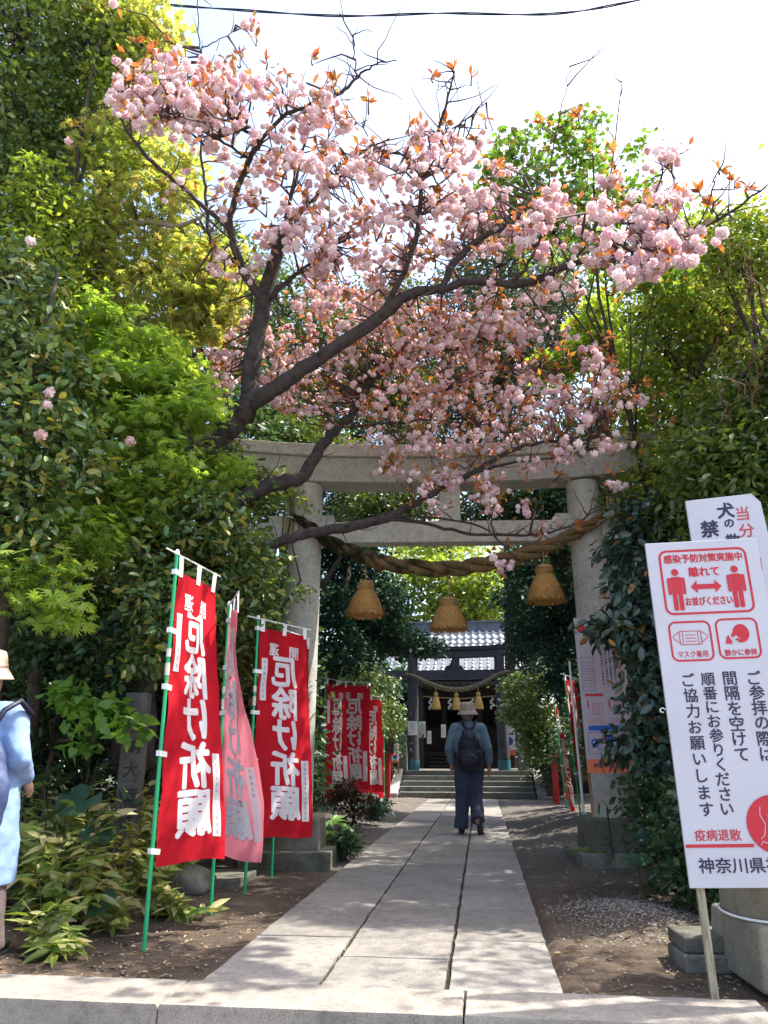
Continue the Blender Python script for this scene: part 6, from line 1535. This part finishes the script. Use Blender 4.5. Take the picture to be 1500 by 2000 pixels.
# walking man, back view ------------------------------------------------
wp = empty('person', (-.185, 11.25, 0), R(0), 'person in beige bucket hat and dark jeans walking away up the path', 'person')
H_ = 1.70
body = MB()
ellip(body, (0, .01, 1.555), (.078, .095, .115)); capsule(body, (0, -.01, 1.40), (0, .0, 1.50), .058, .055)
capsule(body, (-.12, 0, 1.36), (.12, 0, 1.36), .075, .075); ellip(body, (0, 0, 1.18), (.16, .105, .24)); ellip(body, (0, 0, .93), (.165, .11, .13))
ellip(body, (0, .10, 1.545), (.016, .022, .025))                       # nose
for s in (-1, 1): ellip(body, (s*.078, .0, 1.55), (.012, .02, .033))    # ears
arms = {-1: ((-.185, 0, 1.365), (-.275, -.03, 1.10), (-.245, .07, .90)), 1: ((.185, 0, 1.365), (.265, -.05, 1.10), (.275, .05, .87))}
for s, (a, b, c) in arms.items():
    capsule(body, a, b, .052, .042); capsule(body, b, c, .040, .028); hand(body, c, (0, .25, -1), s)
legs = {-1: ((-.095, 0, .90), (-.105, .03, .50), (-.135, .02, .09)), 1: ((.09, 0, .90), (.075, .10, .50), (.095, -.18, .17))}
for s, (a, b, c) in legs.items(): capsule(body, a, b, .082, .058); capsule(body, b, c, .056, .038)
fuse(body, 'body', M_skin, wp, .011, 3)
hr = MB(); ellip(hr, (0, -.012, 1.575), (.083, .094, .10)); ellip(hr, (0, -.04, 1.50), (.064, .055, .05)); fuse(hr, 'hair', plain('grey_hair', (.16, .15, .15), .7, .3, 40), wp, .012, 3)
sh_ = MB(); capsule(sh_, (-.135, 0, 1.365), (.135, 0, 1.365), .088, .088); ellip(sh_, (0, 0, 1.17), (.212, .14, .30)); ellip(sh_, (0, 0, .97), (.185, .13, .12)); capsule(sh_, (0, -.012, 1.40), (0, -.01, 1.455), .075, .066)
for s, (a, b, c) in arms.items(): capsule(sh_, a, b, .078, .062); capsule(sh_, b, Vector(b).lerp(Vector(c), .82), .062, .05)
fuse(sh_, 'shirt', M_shirt, wp, .012, 4, .022, .10)
tr = MB(); ellip(tr, (0, 0, .93), (.20, .14, .13))
for s, (a, b, c) in legs.items(): capsule(tr, a, b, .122, .098); k_ = Vector(b); e_ = Vector(c)+(Vector(c)-k_)*(.06 if s < 0 else -.02); tr.tube([k_-(e_-k_)*.1, k_, k_.lerp(e_, .5), k_.lerp(e_, .9), e_], [.09, .098, .090, .096, .102], 18)
fuse(tr, 'trousers', M_jeans, wp, .012, 4, .03, .09)
def shoe(parent, c, pitch, yaw_=0):
    m = MB(); ellip(m, (0, .07, .035), (.045, .13, .038)); ellip(m, (0, -.02, .05), (.040, .06, .045))
    o = fuse(m, 'shoe', M_shoe, parent, .008, 2); s2 = MB(); s2.tube([(0, -.075, 0), (0, -.06, 0), (0, .05, 0), (0, .15, 0), (0, .195, 0)], [.02, .034, .04, .045, .02], 14)
    so_ = s2.build('sole', M_sole, o); so_.scale = (1, 1, .32); so_.location = (0, 0, .006)
    o.location = c; o.rotation_euler = (R(pitch), 0, R(yaw_)); return o
shoe(wp, (-.125, .0, .005), 0, 6); shoe(wp, (.115, -.17, .115), -52, -6)
hat(wp, (0, 0, 1.61), .98, 4)
bp_ = empty('backpack', (-.185+.012, 11.10, 0), 0, 'dark navy drawstring-shaped backpack worn by the walking person', 'backpack')
m = MB(); ellip(m, (0, -.05, .97), (.185, .10, .19)); ellip(m, (0, -.04, 1.12), (.16, .09, .20)); capsule(m, (-.05, -.02, 1.29), (.05, -.02, 1.29), .055, .055)
fuse(m, 'pack', M_bag, bp_, .012, 5, .02, .08)
m = MB(); ellip(m, (0, -.145, .94), (.13, .035, .10)); fuse(m, 'pocket', M_bag, bp_, .010, 3)
for s in (-1, 1):
    st_ = MB(); st_.tube([(-s*.02, -.0, 1.30), (s*.04, .035, 1.36), (s*.085, .055, 1.43), (s*.10, .13, 1.468), (s*.12, .22, 1.43), (s*.135, .255, 1.30), (s*.19, .20, 1.14), (s*.195, .10, 1.02), (s*.13, .0, .95)], .017, 8)
    o = st_.build('strap', M_bag, bp_, smooth=True)
MB().tube([(-.02, 0, 1.33), (-.02, -.02, 1.37), (.02, -.02, 1.37), (.02, 0, 1.33)], .007, 6).build('loop', M_bag, bp_, smooth=True)
# person at the left edge -------------------------------------------------
M_tunic = plain('pale_blue_linen', (.20, .30, .48), .85, .06, 5, .25, 20)
M_tr2 = plain('mauve_trousers', (.11, .08, .075), .85, .15, 8, .2, 40)
lp = empty('person', (-2.77, 4.22, 0), R(-6), 'person in a pale blue long shirt cut off by the left edge of the photo', 'person')
body = MB()
ellip(body, (-.08, .03, 1.41), (.075, .092, .11)); capsule(body, (0, 0, 1.25), (-.06, .01, 1.35), .05, .048); capsule(body, (-.10, 0, 1.21), (.10, 0, 1.21), .065, .065)
ellip(body, (0, 0, 1.02), (.145, .1, .22)); ellip(body, (0, 0, .80), (.16, .11, .13)); ellip(body, (-.08, .118, 1.40), (.014, .02, .022))
for s in (-1, 1): ellip(body, (-.08+s*.075, .01, 1.405), (.011, .018, .03))
arms = {-1: ((-.165, 0, 1.205), (-.215, -.01, .97), (-.19, .12, .80)), 1: ((.165, 0, 1.205), (.235, -.03, .985), (.13, .20, .88))}
for s, (a, b, c) in arms.items(): capsule(body, a, b, .045, .037); capsule(body, b, c, .036, .025); hand(body, c, (0, .6, -.8), s, .9)
for s in (-1, 1): capsule(body, (s*.085, 0, .78), (s*.09, .02, .42), .075, .05); capsule(body, (s*.09, .02, .42), (s*.09, 0, .08), .05, .034)
fuse(body, 'body', M_skin, lp, .011, 3)
m = MB(); ellip(m, (-.08, -.002, 1.43), (.084, .094, .10)); capsule(m, (-.075, -.02, 1.39), (-.04, -.045, 1.24), .072, .05); fuse(m, 'hair', M_hair, lp, .012, 3)
m = MB(); capsule(m, (-.115, 0, 1.215), (.115, 0, 1.215), .082, .082); ellip(m, (0, 0, 1.02), (.19, .14, .27)); m.tube([(0, 0, 1.05), (0, .0, .8), (0, 0, .55), (0, 0, .345)], [.165, .21, .235, .25], 24)
for s, (a, b, c) in arms.items(): capsule(m, a, b, .075, .068); capsule(m, b, Vector(b).lerp(Vector(c), .8), .068, .058)
fuse(m, 'long_shirt', M_tunic, lp, .012, 3, .035, .13)
m = MB()
for s in (-1, 1): m.tube([(s*.09, 0, .75), (s*.12, 0, .4), (s*.15, 0, .03)], [.1, .10, .115], 16)
fuse(m, 'trousers', M_tr2, lp, .012, 4, .02, .1)
for s in (-1, 1): shoe(lp, (s*.15, 0, .0), 0, -s*6)
hat(lp, (-.085, .02, 1.475), .98, 5, plain('pink_beige_cotton', (.45, .31, .24), .85, .08, 14))
bg2 = empty('shoulder_bag', (-2.65, 3.98, 0), R(-6), 'large dark blue bag carried on the back at the left edge', 'bag')
m = MB(); ellip(m, (.02, -.04, .78), (.22, .11, .30)); ellip(m, (.02, -.03, .95), (.17, .09, .18)); fuse(m, 'bag', plain('blue_grey_nylon', (.035, .055, .13), .6, .2, 6, .3, 20), bg2, .014, 6, .03, .12)
MB().tube([(.02, 0, 1.08), (.06, .08, 1.24), (.09, .16, 1.292), (.10, .26, 1.22)], .016, 8).build('strap', M_bag, bg2, smooth=True)
